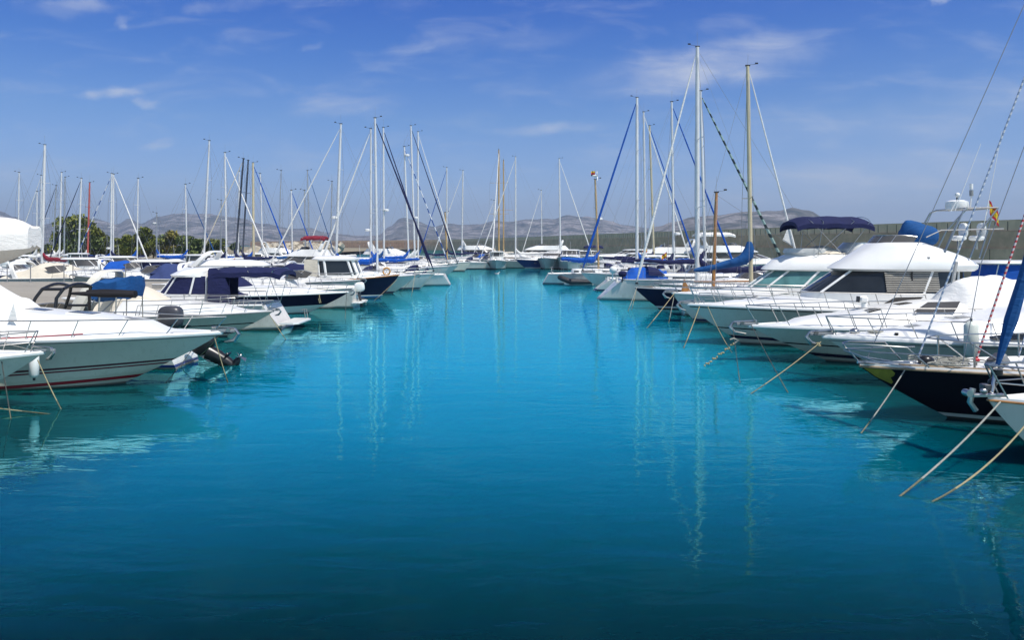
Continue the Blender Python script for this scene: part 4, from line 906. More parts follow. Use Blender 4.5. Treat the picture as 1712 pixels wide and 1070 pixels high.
q.build('coiled_rope', b.o)
q = MB(); q.add([b.pt(.905, .70, 1, .01), b.pt(.86, .72, 1, .012), b.pt(.80, .50, 1, .012), b.pt(.84, .48, 1, .012)], [(0, 1, 2, 3)], 'redp'); q.build('hull_mark', b.o)
RK = b
# rj : black yacht
b = Boat('sailing_yacht', 'black-hulled yacht with gilt bow scroll and steel pulpit, foreground right', 'sailing boat', (PX(1438, 17.1), 17.1), 180, 14, 3.7, 1.10, 1.0, rake=1.9, p=1.9, pw=1.75, fl=.25, wf=.92, hull='hblack', group='sailing boats moored in the right row', st=.3, sheerp=1.5, tm=.42)
b.deck([(0, 0), (.5, 0), (.55, 0), (1, 0)], mat='gel', cam=.07, toe=.06); b.rub('teak', .026); b.rub('grey', .018, .93, 'rub_strip', 0, .80)
b.coachroof(-3.6, 3.6, 1.15, .46, ports=3, nose=.3); b.line([b.sheer(.55+.4*i/20, 1, .06, .07) for i in range(21)], .03, 'teak', 'toe_rail')
q = MB(); zb_ = b.zs(1)
Q = lambda x, y, z: Vector((7+x, y, zb_+z))
q.tube([Q(-1.15, -.62, .07), Q(-.75, -.50, .46), Q(.1, -.30, .50), Q(.32, -.12, .48), Q(.36, 0, .47), Q(.32, .12, .48), Q(.1, .30, .50), Q(-.75, .50, .46), Q(-1.15, .62, .07)], .019, 'steel', 8)
q.tube([Q(-.15, -.34, .16), Q(.34, 0, .34)], .017, 'steel', 8); q.tube([Q(-.15, .34, .16), Q(.34, 0, .34)], .017, 'steel', 8); q.tube([Q(-1.55, -.78, .32), Q(-.2, -.38, .34), Q(.34, 0, .38)], .015, 'steel', 8); q.tube([Q(-1.55, .78, .32), Q(-.2, .38, .34), Q(.34, 0, .38)], .015, 'steel', 8)
q.tube([Q(-.05, -.05, .03), Q(.36, 0, .46)], .02, 'steel', 8); q.tube([Q(-.9, -.55, .03), Q(-.15, -.34, .16), Q(.0, 0, .2)], .017, 'steel'); q.tube([Q(-.9, .55, .03), Q(-.15, .34, .16), Q(.0, 0, .2)], .017, 'steel')
q.build('pulpit', b.o)
q = MB()
for sd in (-1, 1):
    q.tube([b.sheer(.86-.75*i/10, sd, .09, .60) for i in range(11)], .017, 'steel'); q.tube([b.sheer(.86, sd, .09, .60), b.sheer(.80, sd, .09, .03)], .018, 'steel')
    for t_ in (.855, .70, .55, .40, .25): q.tube([b.sheer(t_, sd, .09, .02), b.sheer(t_, sd, .09, .60)], .022, 'steel')
q.tube([b.sheer(.86, -1, .09, .60), b.sheer(.90, 0, 0, .62), b.sheer(.86, 1, .09, .60)], .017, 'steel'); q.build('guard_rail', b.o)
for sd in (-1, 1):
    q = MB(); q.grid([[b.pt(t_, .97, sd, .014), b.pt(t_, v_, sd, .014)] for t_, v_ in ((.998, .80), (.992, .66), (.985, .70), (.978, .80), (.970, .84), (.963, .90))], 'gold'); q.build('bow_scroll', b.o)
q = MB(); q.ball(Q(-1.35, .1, .13), (.17, .14, .12), 'black'); q.box(Q(-1.35, .1, .04), (.4, .3, .08), 'steel'); q.tube([Q(-1.0, .1, .08), Q(.1, .1, .10)], .035, 'steel'); q.build('windlass', b.o)
q = MB()
for i in range(16):
    a0 = random.uniform(0, 6); cx = -1.9+random.uniform(-.35, .5); cy = random.uniform(-.35, .55); q.tube([Q(cx+.28*math.cos(a0+.5*j), cy+.2*math.sin(a0+.5*j), .07+.006*i+.01*math.sin(j)) for j in range(11)], .015, 'ropew', 5)
q.build('coiled_rope', b.o)
q = MB(); q.box(Q(-2.55, .62, .17), (.36, .3, .22), 'grey', Euler((.2, .5, .3))); q.box(Q(-2.5, .62, .29), (.28, .22, .04), 'smoke', Euler((.2, .5, .3))); q.build('deck_vent', b.o)
q = MB(); c = Q(-3.4, 1.04, .30); q.ball(c, (.26, .05, .10), 'glass', p=.8); q.build('cabin_window', b.o)
b.rig(-.2, 17.5, 'alu', .11, None, 0, boom=5, cover='c_mid', stays=True, back=False)
b.line([Q(-1.28, 0, .10), Q(-1.24, 0, .2), (-.2, 0, 17.0)], .020, 'wirew', 'forestay'); b.line([Q(-2.35, .2, .15), (-.2, .1, 15.5)], .024, 'roper', 'halyard')
b.line([Q(-3.0, .6, .3), (-.2, .2, 15.0)], .013, 'wirew', 'spare_halyard'); b.line([Q(-1.9, .5, .1), Q(-2.4, .3, 2.2), (-.2, .1, 16)], .009, 'wire', 'inner_stay')
q = MB(); q.ball(Q(-2.36, .2, .16), (.07, .05, .05), 'redp'); q.tube([Q(-2.36, .2, .16), Q(-2.36, .2, .02)], .02, 'steel'); q.build('shackle', b.o)
RJ = b
# ri : express cruiser with black window strip and oval ports
b = Boat('motor_cruiser', 'white express cruiser with long black side window and grey fender, foreground right', 'motor boat', (PX(1376, 21.4), 21.4), 180, 12.0, 3.5, 1.26, 1.15, rake=2.3, fl=1.3, hull='hw2', group=G1, sheerp=1.3)
b.rise = [(0, -.05), (.3, .2), (.42, .75), (.55, .72), (.70, .42), (.84, .12), (.9, .03), (1, 0)]; b.deck(b.rise, .94, .50, cam=.10); b.rub('gel', .06, .98); b.rub('grey', .014, .90, 'rub_strip')
b.rail(.40, .985, .52, 8, .10, False, over=.10, r=.017); b.anchor(1.05, .32); b.port(.71, .62, .50, .13); b.port(.56, .62, .5, .13)
for sd in (-1, 1):
    q = MB(); rows = []
    for i in range(25):
        t_ = .69-.32*i/24; e = min(1, (i/24*1.6))**.7; rows.append([b.sheer(t_, sd, .13+.0*i, .13), b.sheer(t_, sd, .21, .13+.16*e), b.sheer(t_, sd, .30, .15+.27*e)])
    q.grid(rows, 'glass'); q.grid([[p+Vector((0, -sd*.01, -.01)) for p in r] for r in rows], 'glass', flip=True); q.build('side_window', b.o, 50)
b.hatch(.70, b.rise, .55, .6); b.hatch(.80, b.rise, .4, .4, 'grey')
b.hump(.05, .50, [(.05, .5), (.2, 1.2), (.34, 1.45), (.42, 1.2), (.50, .68)], 'c_blue', .80, 'cockpit_canopy', .03)
q = MB(); q.ball(b.sheer(.93, 0, 0, .12), (.13, .13, .09), 'steel'); q.tube([b.sheer(.93, 0, 0, .03), b.sheer(.97, 0, 0, .10)], .02, 'steel'); q.build('windlass', b.o)
q = MB(); q.tube([b.sheer(.86, 1, .28, .03), b.sheer(.86, 1, .28, .16)], .05, 'black', 8); q.build('navigation_light', b.o)
q = MB()
for i in range(7): q.tube([b.sheer(.885, 0, 0, .07)+Vector((.20*math.cos(a*.6)+.04*i-.2, .15*math.sin(a*.6)+.02*i, .012*i)) for a in range(11)], .018, 'ropew', 5)
q.build('coiled_rope', b.o)
RI = b
# rh : express cruiser with white tent cover
b = Boat('motor_cruiser', 'white cruiser with pale grey tented cover and searchlight on deck, right row', 'motor boat', (PX(1252, 25.5), 25.5), 180, 12.2, 3.5, 1.12, 1.15, rake=2.5, fl=1.4, hull='hblk_line', group=G1, sheerp=1.2)
b.rise = [(0, -.05), (.3, .2), (.38, .70), (.52, .68), (.66, .50), (.78, .26), (.86, .16), (.90, .02), (1, 0)]; b.deck(b.rise, .92, .5, cam=.10); b.rub('gel', .055, .985); b.rail(.42, .99, .64, 8, .10, False, over=.22, r=.018); b.anchor(1.15, .42)
b.hump(.12, .54, [(.12, 1.0), (.18, 1.15), (.30, 1.42), (.36, 1.6), (.44, 1.5), (.54, .66)], 'c_white', .90, 'tent_cover', .09, pw=1.9); b.port(.66, .6, .4, .12)
q = MB(); c = b.sheer(.70, 0, 0, .46); q.tube([c, c+Vector((0, 0, .24))], .09, 'gel', 10); q.box(c+Vector((.04, 0, .36)), (.30, .24, .24), 'gel', Euler((0, -.1, 0)), .3); q.box(c+Vector((.20, 0, .36)), (.04, .19, .19), 'black', Euler((0, -.1, 0)), .1); q.build('searchlight', b.o)
for sd in (-1, 1): q = MB(); q.add([b.sheer(.62, sd, .50, .50), b.sheer(.58, sd, .62, .80), b.sheer(.50, sd, .66, .82), b.sheer(.52, sd, .48, .52)], [(0, 1, 2, 3)], 'smoke'); q.build('quarter_glass', b.o); b.line([b.sheer(.47, 0, 0, 1.28), b.sheer(.46, 0, 0, 2.0)], .06, 'c_white', 'cover_pole'); b.hatch(.60, b.rise, .5, .5); b.hatch(.70, b.rise, .4, .4, 'grey', .55)
RH = b
# rg : big flybridge with dark glass
b = Boat('motor_yacht', 'big white flybridge yacht with raked dark windscreen, tower and antennas', 'motor boat', (PX(1150, 30), 30), 180, 14, 4.1, 1.45, 1.25, rake=2.0, fl=1.2, pw=1.5, hull='hblk_line', group=G1, sheerp=1.3)
LX = lambda px, d=30: -(PX(px, d)-b.o.location[0])
b.rise = [(0, -.05), (.1, -.2), (.3, -.2), (.33, .25), (.60, .30), (.72, .26), (.86, .10), (.93, .02), (1, 0)]; b.deck(b.rise, .86, .6, cam=.10); b.rub('gel', .05); b.rub('black', .016, .94, 'rub_strip')
b.rail(.44, .985, .62, 9, .10, False, over=.12, r=.019); b.rail(.50, .97, .34, 4, .11, False, over=.05, r=.012, name='lower_rail'); b.anchor(1.0, .3); b.hatch(.80, b.rise, .5, .5)
fr, bk = LX(1345), -3.0
b.stack([(bk, fr+.15, 1.62, 1.25), (bk, fr, 1.60, 1.95)], 'gel', 'cabin', nose=.72)
gl = b.glassband((bk+.02, fr-.02, 1.58, 1.95), (bk+.05, LX(1400), 1.40, 2.74), 'glass', (34, 326, 96, 264, 128, 232), nose=.72, pw=.05, name='saloon_window')
for sd in (-1, 1):
    q = MB()
    for i in range(9): q.box((LX(1492), sd*1.585-sd*.022*i, 2.04+.078*i), (1.9, .02, .05), 'slat', Euler((sd*.2, 0, 0)))
    q.box((LX(1492), sd*1.48, 2.35), (.05, .03, .75), 'black'); q.build('blind', gl)
b.stack([(bk-.35, LX(1398), 1.48, 2.72), (bk-.45, LX(1388), 1.58, 2.80), (bk-.48, LX(1396), 1.60, 2.93), (bk-.15, LX(1413), 1.52, 3.16), (bk+.35, LX(1428), 1.42, 3.36), (bk+.95, LX(1443), 1.30, 3.56), (bk+1.45, LX(1454), 1.20, 3.72), (bk+1.6, LX(1460), 1.14, 3.76)], 'gel', 'flybridge', nose=.72, capb=True)
b.windshield(LX(1560), LX(1456), 1.08, 3.72, .30, .25, 'smoke', 70)
q = MB(); q.ball((LX(1535), .0, 4.0), (.62, .75, .42), 'c_mid', 14, 10, None, .75); q.tube([(LX(1528), 0, 4.05), (LX(1521), 0, 4.32), (LX(1516), 0, 4.52), (LX(1515), 0, 4.58)], [.60, .40, .16, .04], 'c_mid', 14); q.build('covered_console', b.o)
for xs_ in (1590, 1620):
    q = MB(); q.ball((LX(xs_), .5, 3.92), (.24, .26, .10), 'gel', p=.7); q.ball((LX(xs_+8), .5, 4.2), (.09, .26, .28), 'gel', p=.7); q.tube([(LX(xs_), .5, 3.5), (LX(xs_), .5, 3.9)], .05, 'steel'); q.build('helm_seat', b.o)
q = MB()
for sd in (-1, 1):
    q.tube([(LX(1548), sd*1.3, 3.4), (LX(1582), sd*1.15, 4.9), (LX(1590), sd*1.0, 5.0)], .035, 'steel', 8); q.tube([(LX(1590), sd*1.25, 3.2), (LX(1610), sd*1.15, 4.2), (LX(1640), sd*1.05, 5.0)], .035, 'steel', 8); q.tube([(LX(1590), sd*1.0, 5.0), (LX(1640), sd*1.05, 5.02)], .03, 'steel', 8)
    q.tube([(LX(1605), sd*1.25, 3.2), (LX(1628), sd*1.1, 4.6)], .03, 'steel', 8); q.tube([(LX(1520), sd*1.25, 3.95), (LX(1545), sd*1.2, 4.2), (LX(1645), sd*1.2, 4.25)], .022, 'steel', 8)
for xt in (1590, 1612, 1638): q.tube([(LX(xt), -1.05, 5.0), (LX(xt), 1.05, 5.0)], .028, 'steel', 8)
q.build('steel_tower', b.o)
q = MB(); q.tube([(LX(1600), 0, 4.98), (LX(1600), 0, 5.06), (LX(1600), 0, 5.28), (LX(1600), 0, 5.34)], [.36, .40, .38, .25], 'gel', 20); q.build('radar_dome', b.o)
q = MB(); q.tube([(LX(1575), .6, 4.9), (LX(1590), .6, 5.5)], .015, 'gel'); q.ball((LX(1586), .6, 5.5), .09, 'gel'); q.tube([(LX(1608), -.3, 5.3), (LX(1608), -.3, 5.55)], .04, 'black'); q.build('deck_gear', b.o)
q = MB(); q.tube([(LX(1622), 0, 5.0), (LX(1624), 0, 5.5)], .03, 'alu'); q.tube([(LX(1624), 0, 5.5), (LX(1624), 0, 5.72)], .07, 'grey', 10); q.tube([(LX(1624), 0, 5.75), (LX(1624), 0, 5.95)], .06, 'gel', 10); q.build('masthead_light', b.o)
b.line([(LX(1572), 1.0, 4.9), (LX(1614), 1.0, PZ(245, 30))], [.016, .008], 'gel', 'whip_antenna'); b.line([(LX(1618), 1.0, 4.3), (LX(1648), 1.0, PZ(225, 30))], [.016, .008], 'gel', 'whip_antenna')
b.flag((LX(1624), .9, 4.55), .75, dx=-1, w=.5, hh=.48, droop=1.0)
q = MB(); q.ball((LX(1518), 1.50, 3.22), (.05, .03, .05), 'steel'); q.build('side_light', b.o)
RG = b
# hidden low cruiser between the two flybridge yachts
cruiser('low white cruiser with dark bottom squeezed between the two flybridge yachts', (PX(1168, 34.3), 34.3), 180, 9, 2.9, 1.12, 1.0, 'hnavyw' if False else 'hw', style='open')
# rf : flybridge with navy bimini
b = Boat('motor_yacht', 'white flybridge yacht with navy bimini and green tinted windows', 'motor boat', (PX(1124, 38.4), 38.4), 180, 12.5, 3.9, 1.36, 1.15, rake=1.1, fl=.9, pw=1.7, hull='hw', group=G1, sheerp=1.3)
LX = lambda px, d=38.4: -(PX(px, d)-b.o.location[0])
b.rise = [(0, -.05), (.1, -.3), (.3, -.3), (.33, .25), (.62, .30), (.74, .22), (.88, .06), (1, 0)]; b.deck(b.rise, .88, .6, cam=.10); b.rub('gel', .05); b.rail(.42, .99, .55, 9, .08, True, over=.1, r=.018); b.anchor(1.1, .3)
fr = LX(1250); bk = -5.0
b.stack([(bk, fr+.1, 1.5, 1.1), (bk, fr, 1.48, 1.66)], 'gel', 'cabin', nose=.75)
b.glassband((bk, fr-.02, 1.46, 1.66), (bk, LX(1292), 1.34, 2.48), 'aqua', (12, 38, 76, 86, 98, 108, 120, 240, 252, 262, 274, 284, 322, 348), nose=.75, name='saloon_window', pw=.055)
b.stack([(bk-.3, LX(1288), 1.38, 2.44), (bk-.4, LX(1274), 1.48, 2.50), (bk-.4, LX(1278), 1.50, 2.62), (bk-.3, LX(1292), 1.42, 2.95), (bk, LX(1312), 1.2, 3.18), (bk+.3, LX(1320), 1.1, 3.22)], 'gel', 'flybridge', nose=.72, capb=True)
b.stack([(LX(1375), LX(1318), .95, 3.15), (LX(1378), LX(1312), 1.0, 3.30), (LX(1378), LX(1315), .98, 3.50)], 'deckgrey', 'seat_moulding', nose=.8)
b.stack([(LX(1432), LX(1402), 1.05, 3.15), (LX(1440), LX(1404), 1.08, 3.5), (LX(1438), LX(1416), 1.0, 3.78)], 'gel', 'aft_seat')
q = MB(); rows = []
for i in range(13):
    r = []
    for j in range(11):
        v_ = -1+.2*j; px_ = 1352+48*i/12; h_ = .38*(1-abs(v_)**3)*math.sin(PI*min(1, .12+.88*i/12)*.9+.2); r.append(Vector((LX(px_)+.03*math.sin(j*2+i), v_*1.0, 3.24+h_+.05*noise.noise(Vector((i*.7, j*.8, 3))))))
    rows.append(r)
q.grid(rows, 'c_cream'); q.build('seat_cover', b.o, 60)
b.bimini(LX(1443), LX(1318), 1.25, 4.78, 'c_navy', [(LX(1395), LX(1340)), (LX(1352), LX(1360)), (LX(1395), LX(1436)), (LX(1345), LX(1410))], .24, 3.15, drop=.14)
RF = b
# re : navy bow-out yacht with the tallest mast
RE = yacht('navy-hulled yacht with the tallest mast of all and white furled jib crossing the others', (1166, 78, 1166), 46, 180, 12.6, 'hnavy', mat='alu', furl='c_white', cover='c_navy', r=.13, group='sailing boats moored in the right row', xm=.215, hood='c_navy', fb=1.2, frr=.085, cr=.22, radar=None, spread=(.34, .62))
b = RE; q = MB(); q.add([(5.2, -.5, 1.25), (6.1, -.1, 1.3), (6.1, .1, 1.3), (5.2, .5, 1.25)], [(0, 1, 2, 3)], 'teak'); q.build('foredeck_planking', b.o)
# R8 : ketch stern-out
a_x = PX(1256, 42)
b = Boat('ketch', 'stern-out ketch with cream mast, drooping blue sail cover and varnished mizzen mast', 'sailing boat', (PX(1142, 42), 42), 0, 9.2, 3.0, 1.3, 1.1, rake=.9, tm=.5, p=1.9, pw=1.7, fl=.35, st=.45, hull='hw2', end='stern', group='sailing boats moored in the right row', sheerp=1.7)
b.deck([(0, 0), (.05, -.3), (.3, -.3), (.33, 0), (1, 0)], .72, .64, 'gel', .07); b.rub('wood', .04); b.coachroof(-1.8, 2.4, .9, .42); b.rail(.02, .4, .6, 4, .06, True, over=0, name='stern_rail'); b.rail(.8, .98, .6, 3, .06, True, name='pulpit')
ml = a_x-b.o.location[0]
b.rig(ml, PZ(110, 42), 'cream', .11, 'c_white', .065, boom=None, spread=(.42,), furl_to=(min(b.L/2-.1, PX(1345, 42)-b.o.location[0]), 0, 1.5), lean=(PX(1250, 42)-a_x, 0)); zz = 1.75
q = MB(); q.tube([(ml-.1, 0, zz), (PX(1160, 42)-b.o.location[0], 0, zz-.02)], .05, 'wood', 8); q.tube([(ml+.05, 0, zz), (PX(1285, 42)-b.o.location[0], .3, zz+.12)], .05, 'wood', 8); bo = q.build('boom', b.o)
pts, rr = [], []
for (px_, py_, r_) in ((1253, 404, .13), (1253, 415, .24), (1250, 426, .32), (1243, 434, .30), (1232, 438, .24), (1218, 441, .21), (1200, 445, .17), (1182, 449, .14), (1168, 451, .13), (1160, 452, .06)): pts.append((PX(px_, 42)-b.o.location[0], 0, PZ(py_, 42))); rr.append(r_*1.0)
q = MB(); q.tube(pts, rr, 'c_mid', 12); q.build('sail_cover', bo)
mz = PX(1192, 42)-b.o.location[0]; b.rig(mz, PZ(322, 42), 'wood', .095, None, 0, spread=(), lean=(.18, 0), name='mizzen_mast', back=False)
q = MB(); x0 = -4.6; q.add([(x0-.25, -.04, .5), (x0+.05, -.04, 1.9), (x0+.45, -.04, 1.1), (x0+.1, -.04, .3), (x0-.25, .04, .5), (x0+.05, .04, 1.9), (x0+.45, .04, 1.1), (x0+.1, .04, .3)], [(0, 1, 2, 3), (7, 6, 5, 4), (0, 4, 5, 1), (1, 5, 6, 2), (2, 6, 7, 3), (3, 7, 4, 0)], 'wood'); q.build('rudder', b.o)
q = MB(); c = Vector((PX(1318, 42)-b.o.location[0], 0, PZ(384, 42))); q.add([c+Vector((0, 0, .2)), c+Vector((.28, .02, -.9)), c+Vector((-.3, 0, -.55))], [(0, 1, 2)], 'c_white'); q.build('sail_clew', b.o)
# rd etc.
GR = 'sailing boats moored in the right row'
RD = yacht('stern-out yacht with sloping open transom and royal blue cockpit cover', (1171, 152, 1180), 54, 0, 13, 'hw2', furl='twist', cover='c_navy', r=.10, group=GR, xm=.06, srake=1.5, fb=1.35, fs=1.35, hood='c_navy', frr=.11, B=3.9)
b = RD; b.hump(.06, .34, [(.06, .35), (.15, .75), (.25, .7), (.34, .5)], 'c_blue', .62, 'cockpit_cover', .14); q = MB(); q.tube([(-5.6, -1.0, 1.3), (-5.6, -1.0, 1.9)], .05, 'gel'); q.ball((-5.55, -1.0, 2.0), (.26, .26, .26), 'gel'); q.build('satellite_dome', b.o); b.side_window(.24, .36, .60, .68)
q = MB(); q.ball((-5.0, -1.35, 1.75), (.28, .2, .2), 'c_navy', p=.8); q.tube([(-5.0, -1.35, 1.6), (-5.05, -1.4, 1.2)], .04, 'black'); q.build('covered_outboard', b.o)
yacht('small stern-out sloop with blue furled jib and raked transom, third of the right row', (1123, 170, 1127), 64, 0, 11.5, 'hw', furl='c_blue', cover='c_navy', r=.10, group=GR, xm=.06, srake=1.3, frr=.09, radar=.25)
R2 = yacht('bow-out sloop with long bright blue furled sail sweeping left', (1065, 163, 1065), 68.5, 180, 12.5, 'hw2', furl='c_blue', cover='c_blue', r=.14, group=GR, xm=.12, frr=.12, hood='c_navy', cr=.22)
for sd in (-1, 1):
    q = MB(); q.grid([[R2.sheer(.34+.30*i/10, sd, .06, h_+.02*math.sin(i*2)) for i in range(11)] for h_ in (.08, .35, .62)], 'c_white'); q.build('weather_cloth', R2.o)
b = yacht('yacht with pale wooden mast, wind generator and blue sail cover pointing left', (995, 300, 1001), 74.5, 0, 9.5, 'hw', mat='palewood', furl=None, cover='c_blue', r=.10, group=GR, xm=.05, windgen=True, radar=.58, cr=.26, hood=None)
b.flag((PX(997, 74.5)-b.o.location[0], 0, PZ(300, 74.5)+.1), .7, ('yelp', 'redp', 'black'), .5, .45, .05, staff=True)
yacht('sloop with slim white mast just right of the sweeping blue furled sail', (1076, 187, 1080), 79, 0, 11.5, 'hw', furl='c_white', cover='c_navy', r=.11, group=GR)
yacht('sloop with cream mast and blue furled jib in the right row', (1086, 210, 1094), 85, 0, 11.5, 'hcream', mat='cream', furl='c_blue', cover='c_navy', r=.12, group=GR, frr=.10)
cruiser('white flybridge cruiser with greenish windscreen behind the wooden mast', (PX(985, 92), 92), 180, 13, 4.2, 1.6, 1.3, 'hw', style='fly', canvas=None, glass='aqua')
cruiser('white express cruiser hidden among the masts of the right row', (PX(990, 99), 99), 180, 10, 3.3, 1.35, 1.1, 'hw2', style='express', canvas='c_blue')
cruiser('white pilothouse boat amid the right row masts', (PX(1075, 59.2), 59.2), 180, 8.5, 2.8, 1.3, 1.0, 'hw2', style='pilot', canvas=None)
cruiser('white motor boat with blue canopy beside the tall-masted navy yacht', (PX(1100, 50), 50), 180, 9.5, 3.0, 1.2, 1.0, 'hw', style='express', canvas='c_navy')
cruiser('white boat with bright blue bimini in the middle of the right row', (PX(1040, 56.5), 56.5), 180, 8.5, 2.8, 1.25, 1.0, 'hw2', style='express', canvas='c_blue', arch=True)
cruiser('white hardtop boat behind the bow-out sloop with sweeping blue sail', (PX(975, 82), 82), 180, 10, 3.3, 1.4, 1.1, 'hw', style='hardtop', canvas=None)
cruiser('small white boat with navy canopy near the far end of the right row', (PX(972, 87.5), 87.5), 180, 8.5, 2.9, 1.3, 1.0, 'hw2', style='express', canvas='c_navy')
# inflatable dinghy
e = empty('inflatable_dinghy', 'grey inflatable dinghy with raised bow at the far right-row end', 'dinghy', (PX(966, 71.8), 71.8, 0), PI)
q = MB(); q.tube([(-1.3, -.6, .32), (.7, -.6, .36), (1.35, -.4, .62), (1.6, 0, .72), (1.35, .4, .62), (.7, .6, .36), (-1.3, .6, .32)], [.16, .24, .24, .22, .24, .24, .16], 'rubber', 12); q.build('tube', e)
q = MB(); q.box((-.1, 0, .14), (2.6, .9, .14), 'gel'); q.box((-1.2, 0, .4), (.08, .9, .4), 'gel'); q.build('floor', e)
# ---- beyond the right pier
GP = 'boats berthed beyond the right pier'
b = cruiser('boat with white roof and bright blue side curtains at the right edge', (PX(1585, 42), 42), 180, 10, 3.4, 1.35, 1.2, 'hw', style='express', canvas=None, arch=False, group=GP, port=False)
z0 = 1.3; b.stack([(-4.6, 3.6, 1.5, 1.1), (-4.6, 3.5, 1.5, 1.75)], 'gel', 'cabin', n=6, nose=.9); b.glassband((-4.55, 3.45, 1.48, 1.75), (-4.5, 3.2, 1.42, 2.68), 'c_blue', (30, 75, 105, 255, 285, 330), n=6, nose=.9, name='side_curtain', pw=.03); b.stack([(-4.8, 3.5, 1.5, 2.66), (-4.8, 3.55, 1.55, 2.72), (-4.7, 3.4, 1.5, 2.84)], 'gel', 'roof', n=6, nose=.9, capb=True)
b.rig(-4.7+2.0, PZ(262, 42), 'alu', .05, None, 0, spread=(), stays=False, antenna=False); q = MB(); q.ball((-.6, .6, 3.0), .13, 'gel'); q.tube([(-.6, .6, 2.8), (-.6, .6, 3.0)], .03, 'gel'); q.build('satellite_dome', b.o)
cruiser('white motor yacht with swept radar arch under the cream mast', (PX(1150, 88), 88), 0, 14, 4.3, 1.8, 1.5, 'hw', 'stern', style='fly', canvas=None, group=GP, bim='c_white')
cruiser('white motor cruiser beyond the right pier with Spanish flag', (PX(1290, 70), 70), 0, 11, 3.6, 1.5, 1.3, 'hw2', 'bow', style='express', canvas='c_navy', group=GP).flag((-5.2, 0, 1.5), 1.9)
cruiser('white hardtop motor boat beyond the right pier, left of the cream mast', (PX(1245, 78), 78), 0, 11, 3.6, 1.5, 1.3, 'hw', 'bow', style='hardtop', canvas=None, group=GP)
cruiser('white boat glimpsed between the cream mast and navy bimini', (PX(1330, 62), 62), 0, 10, 3.3, 1.4, 1.2, 'hw', 'bow', style='express', canvas='c_navy', group=GP).flag((-4.8, 0, 1.4), 1.7)

